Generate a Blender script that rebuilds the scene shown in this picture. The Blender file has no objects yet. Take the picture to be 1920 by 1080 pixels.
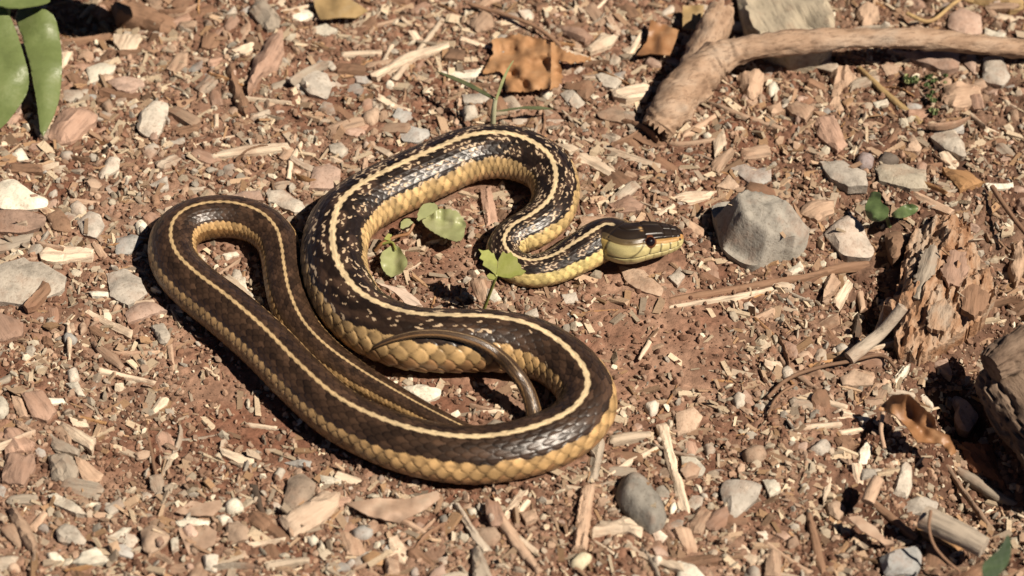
import bpy, math, random
import numpy as np
from mathutils import Vector, Matrix
from mathutils.geometry import delaunay_2d_cdt

random.seed(7)
rng = np.random.default_rng(7)
SC = bpy.context.scene
COL = SC.collection
MM = 0.001

# ------------------------------------------------------------------ camera, sky, sun, exposure
PITCH = math.radians(45.0)
DIST = 0.90
LENS = 108.0
cam_d = bpy.data.cameras.new('camera')
cam = bpy.data.objects.new('camera', cam_d)
COL.objects.link(cam)
CAM = np.array([0.0, -DIST * math.cos(PITCH), DIST * math.sin(PITCH)])
cam.location = CAM
cam.rotation_euler = (math.pi / 2 - PITCH, 0, 0)
cam_d.lens = LENS
cam_d.sensor_width = 36.0
cam_d.clip_start = 0.01
cam_d.clip_end = 200.0
cam_d.dof.use_dof = True
cam_d.dof.focus_distance = 0.895
cam_d.dof.aperture_fstop = 14.0
SC.camera = cam

SUN_EL = math.radians(51)
SUN_DIR2 = math.radians(-30)          # where the sun stands: measured from +x towards +y
S = np.array([math.cos(SUN_EL) * math.cos(SUN_DIR2), math.cos(SUN_EL) * math.sin(SUN_DIR2), math.sin(SUN_EL)])
w = bpy.data.worlds.new('World')
SC.world = w
w.use_nodes = True
nt = w.node_tree
sky = nt.nodes.new('ShaderNodeTexSky')
sky.sky_type = 'NISHITA'
sky.sun_disc = False
sky.altitude = 4000
sky.air_density = 0.3
sky.dust_density = 0.1
sky.ozone_density = 0.3
sky.sun_elevation = SUN_EL
sky.sun_rotation = math.pi / 2 - SUN_DIR2
nt.links.new(sky.outputs[0], nt.nodes['Background'].inputs[0])
nt.nodes['Background'].inputs[1].default_value = 0.05
sl = bpy.data.lights.new('sun', 'SUN')
sl.energy = 5.0
sl.angle = math.radians(0.53)
sl.color = (1.0, 0.875, 0.725)
so = bpy.data.objects.new('sun', sl)
COL.objects.link(so)
so.rotation_euler = Vector(S).to_track_quat('Z', 'Y').to_euler()
so.location = Vector(S) * 2
SC.view_settings.view_transform = 'Standard'
SC.view_settings.look = 'None'
SC.view_settings.exposure = 0.74
SC.view_settings.gamma = 1.0

# ------------------------------------------------------------------ pixel -> place
FPX = LENS / 36.0 * 1920
FWD = np.array([0.0, math.cos(PITCH), -math.sin(PITCH)])
UPV = np.array([0.0, math.sin(PITCH), math.cos(PITCH)])
def ray(px, py):
    px = np.asarray(px, float); py = np.asarray(py, float)
    return (FWD + ((px - 960) / FPX)[..., None] * np.array([1.0, 0, 0]) + ((540 - py) / FPX)[..., None] * UPV)
def at(px, py, z=0.0):
    d = ray(px, py)
    t = (np.asarray(z, float) - CAM[2]) / d[..., 2]
    return CAM + d * t[..., None]
def to_px(p):
    v = np.asarray(p, float) - CAM
    k = v @ FWD
    return np.stack([960 + FPX * v[..., 0] / k, 540 - FPX * (v @ UPV) / k], -1)
def mpp(p):                      # metres per photo pixel at a point
    return float((np.asarray(p) - CAM) @ FWD) / FPX

# ------------------------------------------------------------------ noise
def _h(ix, iy, k):
    v = np.sin(ix * 127.1 + iy * 311.7 + k * 74.7) * 43758.5453
    return v - np.floor(v)
def vnoise(x, y, k=0):
    ix, iy = np.floor(x), np.floor(y)
    fx, fy = x - ix, y - iy
    fx = fx * fx * (3 - 2 * fx); fy = fy * fy * (3 - 2 * fy)
    a, b, c, d = _h(ix, iy, k), _h(ix + 1, iy, k), _h(ix, iy + 1, k), _h(ix + 1, iy + 1, k)
    return (a + (b - a) * fx) * (1 - fy) + (c + (d - c) * fx) * fy - 0.5
def worley(x, y, k=0):
    ix, iy = np.floor(x), np.floor(y)
    best = np.full(np.shape(x), 9.0); idv = np.zeros(np.shape(x))
    for dx in (-1, 0, 1):
        for dy in (-1, 0, 1):
            cx, cy = ix + dx, iy + dy
            d = (cx + _h(cx, cy, k) - x) ** 2 + (cy + _h(cx, cy, k + 3) - y) ** 2
            m = d < best
            best = np.where(m, d, best); idv = np.where(m, _h(cx, cy, k + 5), idv)
    return np.sqrt(best), idv
def sstep(a, b, x):
    t = np.clip((x - a) / (b - a), 0, 1)
    return t * t * (3 - 2 * t)

# hollows and swells of the ground: photo pixel, radius mm, height mm
DIPS = [(1650, 575, 13, -11), (1645, 470, 9, -7), (1890, 620, 12, -8), (1600, 380, 7, -4), (1890, 500, 14, -7), (1760, 725, 10, -6), (1800, 880, 12, -6), (1560, 950, 8, -4), (1470, 300, 9, -3), (1740, 300, 9, -4), (1880, 240, 10, -4), (1130, 330, 8, -2), (690, 180, 8, -3), (1600, 820, 8, -3), (250, 900, 9, -3), (90, 640, 8, -3), (1835, 760, 12, -15), (1880, 900, 22, -11), (1845, 660, 9, -10),
        (165, 30, 16, -7), (1510, 560, 5, -2.5), (1340, 420, 9, -3), (1880, 440, 16, -5), (1560, 150, 12, -2), (1450, 60, 14, -3),
        (1700, 1000, 22, -3), (60, 720, 30, 2), (60, 330, 30, 2), (500, 100, 30, 2.5), (1650, 330, 30, 2.5), (1000, 60, 40, 2), (1100, 1000, 30, 1.5)]
_dp = [(at(a, b)[:2], r * MM, h * MM) for a, b, r, h in DIPS]
def ground_low(x, y):
    z = 2.4 * MM * vnoise(x / .055 + 3, y / .055, 1) + 1.4 * MM * vnoise(x / .02, y / .02, 2)
    for c, r, h in _dp:
        z = z + h * np.exp(-(((x - c[0]) ** 2 + (y - c[1]) ** 2) / (r * r)))
    return z

# ------------------------------------------------------------------ materials
def mat_new(name):
    m = bpy.data.materials.new(name); m.use_nodes = True
    n = m.node_tree.nodes; l = m.node_tree.links
    return m, n, l, n['Principled BSDF']
def ramp(n, stops):
    r = n.new('ShaderNodeValToRGB')
    e = r.color_ramp.elements
    while len(e) < len(stops): e.new(0.5)
    for i, (p, c) in enumerate(stops):
        e[i].position = p; e[i].color = (*c, 1)
    return r
def noise(n, l, vec, scale, detail=4, rough=0.6):
    t = n.new('ShaderNodeTexNoise')
    t.inputs['Scale'].default_value = scale; t.inputs['Detail'].default_value = detail; t.inputs['Roughness'].default_value = rough
    if vec is not None: l.new(vec, t.inputs['Vector'])
    return t
def mixc(n, l, fac, a, b, mode='MIX'):
    m = n.new('ShaderNodeMix'); m.data_type = 'RGBA'; m.blend_type = mode
    for sock, v in ((m.inputs[0], fac), (m.inputs[6], a), (m.inputs[7], b)):
        if hasattr(v, 'is_output'): l.new(v, sock)
        else: sock.default_value = v if isinstance(v, (int, float)) else (*v, 1)
    return m.outputs[2]
def rand_coords(n, l):
    tc = n.new('ShaderNodeTexCoord'); oi = n.new('ShaderNodeObjectInfo')
    ml = n.new('ShaderNodeMath'); ml.operation = 'MULTIPLY'; ml.inputs[1].default_value = 1.7
    l.new(oi.outputs['Random'], ml.inputs[0])
    ad = n.new('ShaderNodeVectorMath'); ad.operation = 'ADD'
    l.new(tc.outputs['Object'], ad.inputs[0]); l.new(ml.outputs[0], ad.inputs[1])
    return ad.outputs[0], oi.outputs['Random']
def bump(n, l, height, bsdf, strength, dist):
    b = n.new('ShaderNodeBump'); b.inputs['Strength'].default_value = strength; b.inputs['Distance'].default_value = dist
    l.new(height, b.inputs['Height']); l.new(b.outputs[0], bsdf.inputs['Normal'])
def shade(c, k): return tuple(min(1, x * k) for x in c)
ALB = 0.74
SOIL = (0.205, 0.110, 0.068)
MATS = {}
SRC = {}
def stone_mat(key, c, dark=0.62, dust=0.45, lo=0.5, keep=True):
    if keep: SRC[key] = (stone_mat, c)
    c = shade(c, ALB)
    m, n, l, b = mat_new('stone_' + key)
    v, r = rand_coords(n, l)
    n1 = noise(n, l, v, 170, 6, 0.65); n2 = noise(n, l, v, 900, 3, 0.7)
    c1 = ramp(n, [(0.33, shade(c, dark)), (0.5, c), (0.68, shade(c, 1.18))]); l.new(n1.outputs[0], c1.inputs[0])
    val = n.new('ShaderNodeMapRange'); val.inputs[3].default_value = 0.72; val.inputs[4].default_value = 1.16; l.new(r, val.inputs[0])
    a = mixc(n, l, 1.0, c1.outputs[0], (1, 1, 1), 'MULTIPLY')
    a = mixc(n, l, 1.0, a, val.outputs[0], 'MULTIPLY')
    r2 = ramp(n, [(0.30, (0.55, 0.5, 0.46)), (0.46, (1, 1, 1)), (0.7, (1.0, 1.0, 1.0))]); l.new(n2.outputs[0], r2.inputs[0])
    a = mixc(n, l, 0.75, a, r2.outputs[0], 'MULTIPLY')
    n3 = noise(n, l, v, 75, 4, 0.7)
    d = ramp(n, [(lo, (0, 0, 0)), (lo + .18, (1, 1, 1))]); l.new(n3.outputs[0], d.inputs[0])
    dm = n.new('ShaderNodeMath'); dm.operation = 'MULTIPLY'; dm.inputs[1].default_value = dust; l.new(d.outputs[0], dm.inputs[0])
    a = mixc(n, l, dm.outputs[0], a, shade(SOIL, 1.15))
    l.new(a, b.inputs['Base Color'])
    b.inputs['Roughness'].default_value = 0.85; b.inputs['Specular IOR Level'].default_value = 0.3
    bump(n, l, n2.outputs[0], b, 0.5, 0.0006)
    MATS[key] = m
def wood_mat(key, c, dark=0.5, dust=0.45, lo=0.5, keep=True):
    if keep: SRC[key] = (wood_mat, c)
    c = shade(c, ALB)
    m, n, l, b = mat_new('wood_' + key)
    v, r = rand_coords(n, l)
    mp = n.new('ShaderNodeMapping'); mp.inputs['Scale'].default_value = (0.09, 1, 1); l.new(v, mp.inputs[0])
    n1 = noise(n, l, mp.outputs[0], 700, 5, 0.65); n2 = noise(n, l, v, 120, 5, 0.7)
    c1 = ramp(n, [(0.3, shade(c, dark)), (0.47, c), (0.72, shade(c, 1.2))]); l.new(n1.outputs[0], c1.inputs[0])
    val = n.new('ShaderNodeMapRange'); val.inputs[3].default_value = 0.68; val.inputs[4].default_value = 1.15; l.new(r, val.inputs[0])
    a = mixc(n, l, 1.0, c1.outputs[0], val.outputs[0], 'MULTIPLY')
    d = ramp(n, [(lo, (0, 0, 0)), (lo + .2, (1, 1, 1))]); l.new(n2.outputs[0], d.inputs[0])
    dm = n.new('ShaderNodeMath'); dm.operation = 'MULTIPLY'; dm.inputs[1].default_value = dust; l.new(d.outputs[0], dm.inputs[0])
    a = mixc(n, l, dm.outputs[0], a, shade(SOIL, 1.0))
    l.new(a, b.inputs['Base Color'])
    b.inputs['Roughness'].default_value = 0.8; b.inputs['Specular IOR Level'].default_value = 0.3
    bump(n, l, n1.outputs[0], b, 0.7, 0.0007)
    MATS[key] = m
def leaf_mat(key, c, vein, rough=0.5, mott=0.7):
    c = shade(c, ALB); vein = shade(vein, ALB)
    m, n, l, b = mat_new('leaf_' + key)
    v, r = rand_coords(n, l)
    n1 = noise(n, l, v, 130, 5, 0.65)
    c1 = ramp(n, [(0.3, shade(c, mott)), (0.5, c), (0.72, vein)]); l.new(n1.outputs[0], c1.inputs[0])
    l.new(c1.outputs[0], b.inputs['Base Color'])
    b.inputs['Roughness'].default_value = rough
    tr = n.new('ShaderNodeBsdfTranslucent'); l.new(c1.outputs[0], tr.inputs[0])
    mx = n.new('ShaderNodeMixShader'); mx.inputs[0].default_value = .22
    l.new(b.outputs[0], mx.inputs[1]); l.new(tr.outputs[0], mx.inputs[2]); l.new(mx.outputs[0], n['Material Output'].inputs[0])
    n2 = noise(n, l, v, 500, 3)
    bump(n, l, n2.outputs[0], b, 0.25, 0.0005)
    MATS[key] = m
for k, c in dict(white=(.80, .74, .61), pale=(.61, .545, .455), grey=(.50, .45, .385), blue=(.42, .405, .375), pink=(.50, .36, .285),
                 stan=(.50, .365, .265), sbrown=(.27, .165, .105), dark=(.17, .14, .115), boulder=(.46, .425, .365), slate=(.27, .25, .215)).items():
    stone_mat(k, c)
for k, c in dict(cream=(.72, .585, .44), tan=(.48, .335, .235), brown=(.245, .145, .09), greyw=(.45, .38, .30), orange=(.46, .26, .12), red=(.23, .10, .05),
                 darkw=(.085, .062, .045), barkpink=(.43, .28, .205), slab=(.49, .42, .31), log=(.17, .13, .10)).items():
    wood_mat(k, c)
leaf_mat('oak', (.50, .265, .12), (.58, .35, .185), 0.75, 0.72)
leaf_mat('drybrown', (.40, .20, .09), (.50, .29, .15), 0.5)
leaf_mat('pinkleaf', (.55, .38, .27), (.62, .48, .36), 0.7)
leaf_mat('ochre', (.48, .33, .15), (.55, .42, .25), 0.7)
leaf_mat('green', (.19, .245, .085), (.25, .295, .12), 0.42, 0.82)
leaf_mat('paleleaf', (.40, .43, .20), (.50, .51, .29), 0.40, 0.8)
leaf_mat('stalk', (.58, .58, .38), (.62, .62, .42), 0.5, 0.9)
leaf_mat('clover', (.38, .41, .11), (.48, .49, .18), 0.42, 0.7)
leaf_mat('deepgreen', (.035, .07, .022), (.06, .11, .03), 0.45, 0.7)
leaf_mat('dull', (.12, .14, .065), (.19, .20, .10), 0.5, 0.7)
leaf_mat('vivid', (.13, .19, .07), (.24, .29, .14), 0.5, 0.6)

def blend_mat(key, stops, scale, fine, bdist, rough=.85, stretch=1.0):
    m, n, l, b = mat_new(key)
    v, r = rand_coords(n, l)
    mp = n.new('ShaderNodeMapping'); mp.inputs['Scale'].default_value = (stretch, 1, 1); l.new(v, mp.inputs[0])
    n1 = noise(n, l, mp.outputs[0], scale, 6, .62); n2 = noise(n, l, mp.outputs[0], fine, 4, .7)
    c1 = ramp(n, [(p, shade(c, ALB)) for p, c in stops]); l.new(n1.outputs[0], c1.inputs[0])
    r2 = ramp(n, [(.32, (.45, .42, .40)), (.5, (1, 1, 1))]); l.new(n2.outputs[0], r2.inputs[0])
    l.new(mixc(n, l, .8, c1.outputs[0], r2.outputs[0], 'MULTIPLY'), b.inputs['Base Color'])
    b.inputs['Roughness'].default_value = rough; b.inputs['Specular IOR Level'].default_value = .3
    bump(n, l, n2.outputs[0], b, .7, bdist)
    MATS[key] = m
blend_mat('branch', [(.30, (.25, .155, .098)), (.46, (.40, .27, .18)), (.58, (.46, .335, .24)), (.72, (.37, .30, .235))], 130, 800, .0007, .8, .35)
blend_mat('rotten', [(.28, (.13, .06, .03)), (.42, (.34, .185, .10)), (.52, (.44, .29, .19)), (.62, (.42, .33, .25)), (.75, (.28, .145, .075))], 120, 700, .0012, .85, .3)
blend_mat('log', [(.30, (.07, .05, .04)), (.45, (.17, .115, .08)), (.6, (.27, .195, .14)), (.75, (.13, .085, .058))], 160, 800, .0010, .9, .25)
def attr_mat(name, rough, spec, bscale, bstr, bdist, var=0.0):
    m, n, l, b = mat_new(name)
    at_ = n.new('ShaderNodeAttribute'); at_.attribute_name = 'tint'
    tc = n.new('ShaderNodeTexCoord')
    n1 = noise(n, l, tc.outputs['Object'], bscale, 4, 0.7)
    if var:
        rr = ramp(n, [(0.3, (1 - var,) * 3), (0.5, (1, 1, 1)), (0.7, (1 + 0,) * 3)]); l.new(n1.outputs[0], rr.inputs[0])
        l.new(mixc(n, l, 1.0, at_.outputs['Color'], rr.outputs[0], 'MULTIPLY'), b.inputs['Base Color'])
    else:
        l.new(at_.outputs['Color'], b.inputs['Base Color'])
    b.inputs['Roughness'].default_value = rough; b.inputs['Specular IOR Level'].default_value = spec
    bump(n, l, n1.outputs[0], b, bstr, bdist)
    return m
M_GROUND = attr_mat('soil', 0.95, 0.15, 1500, 0.6, 0.0005, 0.45)
M_CRUMB = attr_mat('crumb', 0.92, 0.2, 1500, 0.4, 0.0003, 0.3)
M_SNAKE = attr_mat('snake_skin', 0.37, 0.45, 2500, 0.12, 0.0002, 0.2)

# ------------------------------------------------------------------ mesh helpers
def mesh_np(name, V, F, tint=None, smooth=True):
    V = np.asarray(V, np.float32); F = np.asarray(F, np.int32)
    me = bpy.data.meshes.new(name)
    k = F.shape[1]
    me.vertices.add(len(V)); me.vertices.foreach_set('co', V.ravel())
    me.loops.add(F.size); me.loops.foreach_set('vertex_index', F.ravel())
    me.polygons.add(len(F))
    me.polygons.foreach_set('loop_start', np.arange(0, F.size, k, dtype=np.int32))
    me.polygons.foreach_set('loop_total', np.full(len(F), k, np.int32))
    me.polygons.foreach_set('use_smooth', np.full(len(F), smooth))
    me.update(calc_edges=True)
    if tint is not None:
        a = me.color_attributes.new('tint', 'FLOAT_COLOR', 'POINT')
        c = np.ones((len(V), 4), np.float32); c[:, :3] = tint
        a.data.foreach_set('color', c.ravel())
    return me
def link(name, me, mat=None, parent=None):
    o = bpy.data.objects.new(name, me); COL.objects.link(o)
    if mat is not None and not me.materials: me.materials.append(mat)
    if parent is not None: o.parent = parent
    return o
def tag(o, label=None, cat=None, group=None, kind=None):
    if label: o['label'] = label
    if cat: o['category'] = cat
    if group: o['group'] = group
    if kind: o['kind'] = kind
    return o

def inside(P, poly):
    x, y = P[:, 0], P[:, 1]; r = np.zeros(len(P), bool); n = len(poly)
    for i in range(n):
        x1, y1 = poly[i]; x2, y2 = poly[(i + 1) % n]
        if y1 == y2: continue
        c = ((y1 > y) != (y2 > y)) & (x < (x2 - x1) * (y - y1) / (y2 - y1) + x1)
        r ^= c
    return r
def edge_dist(P, poly):
    d = np.full(len(P), 1e9); n = len(poly)
    for i in range(n):
        a = poly[i]; b = poly[(i + 1) % n]; ab = b - a
        t = np.clip(((P - a) @ ab) / max(ab @ ab, 1e-12), 0, 1)
        d = np.minimum(d, np.linalg.norm(P - a - t[:, None] * ab, axis=1))
    return d
def resample(poly, step, jit=0.0):
    out = []
    n = len(poly)
    for i in range(n):
        a, b = poly[i], poly[(i + 1) % n]
        k = max(1, int(round(np.linalg.norm(b - a) / step)))
        for j in range(k): out.append(a + (b - a) * j / k)
    out = np.array(out)
    if jit: out = out + rng.normal(0, jit, out.shape)
    return out
def area(poly):
    x, y = poly[:, 0], poly[:, 1]
    return 0.5 * np.sum(x * np.roll(y, -1) - y * np.roll(x, -1))

def slab(poly, H, style, sink=1.2, tilt=(0, 0), seed=0):
    """poly: local outline in mm, long axis along x. Returns a mesh (metres): domed stone, flat flake, fibrous chip or round stick."""
    if area(poly) < 0: poly = poly[::-1]
    ext = poly.max(0) - poly.min(0); w_ = min(ext)
    if style == 'stick': w_ = max(.4, area(poly) / max(ext))
    step = float(np.clip(max(ext) / 14, 0.5, 2.2))
    if style in ('chip', 'bark'): step *= 0.8
    ol = resample(poly, step, step * (0.10 if style != 'stick' else 0.05))
    if style in ('stone', 'pebble', 'boulder'):
        for _ in range(3 if style == 'pebble' else 1):
            ol = 0.5 * ol + 0.25 * (np.roll(ol, 1, 0) + np.roll(ol, -1, 0))
    n = len(ol)
    if style == 'rotten': step = .8; ol = resample(poly, .8, .28); n = len(ol)
    if style == 'boulder': ol = resample(ol, 1.0); n = len(ol)
    g = .75 if style in ('rotten', 'boulder') else float(np.clip(w_ / 6.5, 0.45, 2.4)) if style != 'stick' else float(np.clip(w_ / 4, .3, 1.2))
    lo, hi = ol.min(0), ol.max(0)
    gx, gy = np.meshgrid(np.arange(lo[0], hi[0], g * (1.6 if style == 'stick' else 1)), np.arange(lo[1], hi[1], g))
    P = np.stack([gx.ravel(), gy.ravel()], 1)
    P = P + rng.uniform(-.33, .33, P.shape) * g
    P = P[inside(P, ol)]
    if len(P): P = P[edge_dist(P, ol) > g * 0.35]
    allp = np.vstack([ol, P]) if len(P) else ol
    r = delaunay_2d_cdt([Vector(p) for p in allp], [], [list(range(n))], 1, 1e-5)
    V2 = np.array([tuple(v) for v in r[0]]); F = r[2]
    d = edge_dist(V2, ol); R = max(d.max(), 1e-3)
    q = np.clip(d / R, 0, 1)
    s = seed * 7.31
    if style == 'pebble': h = H * (0.28 + 0.72 * np.sqrt(1 - (1 - q) ** 2))
    elif style == 'boulder':
        h = H * (0.30 + 0.70 * (1 - (1 - np.clip(q * 1.35, 0, 1)) ** 2)) + H * (.36 if w_ > 14 else .12) * vnoise(V2[:, 0] / 6 + s, V2[:, 1] / 6, 3) + H * .16 * vnoise(V2[:, 0] / 3 + s, V2[:, 1] / 3, 4)
        if w_ > 14:
            u_, v_ = V2[:, 0] / ext[0] * 2, V2[:, 1] / ext[1] * 2
            h = H * (.95 - .16 * u_ + .14 * v_)
            for a0, kk_, c0 in ((.25, 1.9, 2.25), (1.15, 1.5, 1.85), (2.1, 2.2, 2.15), (3.0, 2.6, 2.35), (3.9, 1.7, 1.65), (4.75, 1.5, 1.55), (5.5, 1.8, 1.95)):
                h = np.minimum(h, H * (c0 - kk_ * (u_ * math.cos(a0) + v_ * math.sin(a0))))
            h = h + H * (.16 * vnoise(V2[:, 0] / 6 + s, V2[:, 1] / 6, 3) + .09 * vnoise(V2[:, 0] / 2.2, V2[:, 1] / 2.2, 4))
            h = np.maximum(h, .18 * H)
    elif style == 'rotten':
        e1 = vnoise(V2[:, 0] / 6 + s, V2[:, 1] / 4, 3); e2 = vnoise(V2[:, 0] / 5.0 + s, V2[:, 1] / 1.2, 4); e3 = vnoise(V2[:, 0] / 2.2, V2[:, 1] / .75 + s, 6)
        st3 = np.floor((e1 + .5) * 5) / 5 - .5
        h = H * (0.40 + 0.60 * (1 - (1 - q) ** 2)) + H * (.34 * st3 + .36 * e2 + .20 * e3)
    elif style == 'stone':
        h = H * (0.42 + 0.58 * (1 - (1 - q) ** 2.6)) + H * 0.22 * vnoise(V2[:, 0] / (R * .9) + s, V2[:, 1] / (R * .9), 3)
        for k in range(4):
            a = rng.uniform(0, 6.28); sl_ = rng.uniform(0.25, 0.9)
            h = np.minimum(h, H * rng.uniform(.75, 1.0) - sl_ * H * ((V2[:, 0] * math.cos(a) + V2[:, 1] * math.sin(a)) / (max(ext) * .5)) * rng.uniform(.3, .9))
        h = np.maximum(h, H * .22)
    elif style == 'flake':
        h = H * (0.62 + 0.38 * np.clip(d / (0.9 + .1 * w_), 0, 1) ** .6) + H * .35 * vnoise(V2[:, 0] / 3.1 + s, V2[:, 1] / 3.1, 5)
    elif style == 'chip':
        h = H * (0.7 + 0.3 * np.clip(d / 0.8, 0, 1)) + 0.45 * H * vnoise(V2[:, 0] / 9 + s, V2[:, 1] / (.16 * w_ + .25), 6) + .3 * H * np.sin(V2[:, 0] / max(ext[0], 1) * 3 + s)
    elif style == 'bark':
        h = H * (0.45 + 0.55 * np.sqrt(1 - (1 - q) ** 2)) + 0.45 * H * vnoise(V2[:, 0] / (ext[0] * .3) + s, V2[:, 1] / (.13 * w_ + .3), 8) + .25 * H * vnoise(V2[:, 0] / 1.6, V2[:, 1] / 1.3 + s, 9)
    else: h = H * (0.5 + 0.5 * np.sqrt(1 - (1 - q) ** 2)) + .12 * H * vnoise(V2[:, 0] / 2.2 + s, V2[:, 1] / .8, 4)
    h = h + tilt[0] * V2[:, 0] + tilt[1] * V2[:, 1]
    k = len(V2)
    base = -sink + (tilt[0] * V2[:, 0] + tilt[1] * V2[:, 1]) * .6
    top = np.column_stack([V2, np.maximum(h, base + .3)])
    edge_cnt = {}
    for f in F:
        for a, b in zip(f, list(f[1:]) + [f[0]]):
            edge_cnt[(a, b)] = edge_cnt.get((a, b), 0) + 1
    rim = [(a, b) for (a, b) in edge_cnt if (b, a) not in edge_cnt]
    shrink = 0.86 if style in ('pebble', 'stone', 'stick') else 0.97
    c = V2.mean(0)
    bot = np.column_stack([c + (V2 - c) * shrink, base])
    Vt = np.vstack([top, bot]) * MM
    faces = [list(f) for f in F] + [[b, a, a + k, b + k] for a, b in rim] + [[x + k for x in f[::-1]] for f in F]
    me = bpy.data.meshes.new(style)
    me.from_pydata(Vt.tolist(), [], faces)
    me.polygons.foreach_set('use_smooth', [True] * len(me.polygons))
    me.set_sharp_from_angle(angle=math.radians({'boulder': 60, 'rotten': 32, 'pebble': 60, 'stone': 34, 'flake': 38, 'chip': 30, 'bark': 32, 'stick': 50}[style]))
    me.update()
    return me

# height map of everything laid down so far
HX0, HY0, HG = -0.27, -0.23, 0.00075
HNX, HNY = 720, 700
_hx = HX0 + np.arange(HNX) * HG; _hy = HY0 + np.arange(HNY) * HG
_gx, _gy = np.meshgrid(_hx, _hy)
HM = ground_low(_gx, _gy)
OCC = np.zeros((HNY, HNX), bool)
def window(lo, hi):
    i0 = int(np.clip((lo[0] - HX0) / HG, 0, HNX - 2)); i1 = int(np.clip((hi[0] - HX0) / HG + 2, i0 + 1, HNX))
    j0 = int(np.clip((lo[1] - HY0) / HG, 0, HNY - 2)); j1 = int(np.clip((hi[1] - HY0) / HG + 2, j0 + 1, HNY))
    return slice(j0, j1), slice(i0, i1)
def footprint(poly):
    w_ = window(poly.min(0), poly.max(0))
    m = inside(np.stack([_gx[w_].ravel(), _gy[w_].ravel()], 1), poly).reshape(_gx[w_].shape)
    return w_, m
def base_of(poly, pct=55):
    w_, m = footprint(poly)
    if not m.any():
        c = poly.mean(0); return float(ground_low(c[0], c[1]))
    return float(np.percentile(HM[w_][m], pct))
def stamp(poly, z):
    w_, m = footprint(poly)
    HM[w_][m] = np.maximum(HM[w_][m], z); OCC[w_][m] = True

# ------------------------------------------------------------------ ground sheet
def axis(lo, hi, d):
    c = np.arange(lo, hi, d); out = []; s = d; x = c[-1]
    while x < 16: s *= 1.27; x += s; out.append(x)
    neg = []; s = d; x = c[0]
    while x > -16: s *= 1.27; x -= s; neg.append(x)
    return np.concatenate([neg[::-1], c, out])
gx = axis(-0.185, 0.185, 0.00065); gy = axis(-0.15, 0.165, 0.00065)
X, Y = np.meshgrid(gx, gy)
Z = ground_low(X, Y)
near = (np.abs(X) < .3) & (np.abs(Y) < .3)
BARE = [(1260, 640, 150, .08), (1170, 580, 85, .12), (1130, 700, 80, .25), (450, 760, 120, .2), (350, 640, 60, .5), (830, 480, 100, .35), (860, 740, 90, .5), (250, 310, 50, .5), (380, 190, 50, .5), (540, 840, 70, .4), (1230, 540, 70, .3), (430, 480, 50, .7)]
qx = to_px(np.stack([X, Y, 0 * X], -1)); bare = np.ones(X.shape)
for a, b, r, v in BARE: bare = np.minimum(bare, v + (1 - v) * sstep(.55, 1.1, np.hypot(qx[..., 0] - a, qx[..., 1] - b) / r))
rough = (0.55 + 0.9 * (vnoise(X / .03, Y / .03, 21) + .5)) * (.28 + .82 * bare) * (1 + .5 * sstep(1350, 1600, qx[..., 0]))
cellw = np.maximum(np.gradient(gx)[None, :], np.gradient(gy)[:, None]); fade = np.clip(.0016 / cellw, 0, 1) ** 2
rough = rough * fade
w1, id1 = worley(X / .0034, Y / .0034, 11); w2, id2 = worley(X / .0015, Y / .0015, 12)
Z = Z + np.where(near, rough * (2.2 * MM * (0.50 - w1) * (id1 ** 1.5) + 0.75 * MM * (0.5 - w2) * id2) + .5 * MM * fade * vnoise(X / .0011, Y / .0011, 15), 0)
b1 = vnoise(X / .02, Y / .02, 31) + .6 * vnoise(X / .007, Y / .007, 32)
cA = np.array([.285, .178, .124]); cB = np.array([.165, .079, .050])
b1 = b1 * fade; id2 = .5 + (id2 - .5) * fade; id1 = .5 + (id1 - .5) * fade
mixf = np.clip(.5 + 1.1 * b1, 0, 1)[..., None]
soil_tone = (1 - .38 * sstep(1380, 1650, qx[..., 0] + 260 * vnoise(X / .03, Y / .03, 33)))[..., None]  # ground colour gets darker towards the right, its edge broken by noise
soil_tone = soil_tone * (1 - .16 * bare)[..., None]          # soil colour darker between the litter, paler on the bare patches
T = soil_tone * (cA * (1 - mixf) + cB * mixf) * (0.72 + 0.5 * id2 + .25 * (id1 - .5))[..., None]
ny_, nx_ = X.shape
ii = (np.arange(ny_ - 1)[:, None] * nx_ + np.arange(nx_ - 1)).ravel()
F = np.stack([ii, ii + 1, ii + 1 + nx_, ii + nx_], 1)
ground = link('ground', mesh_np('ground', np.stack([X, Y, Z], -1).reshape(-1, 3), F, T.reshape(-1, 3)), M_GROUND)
tag(ground, 'bare reddish brown crumbly soil', kind='structure')

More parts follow.
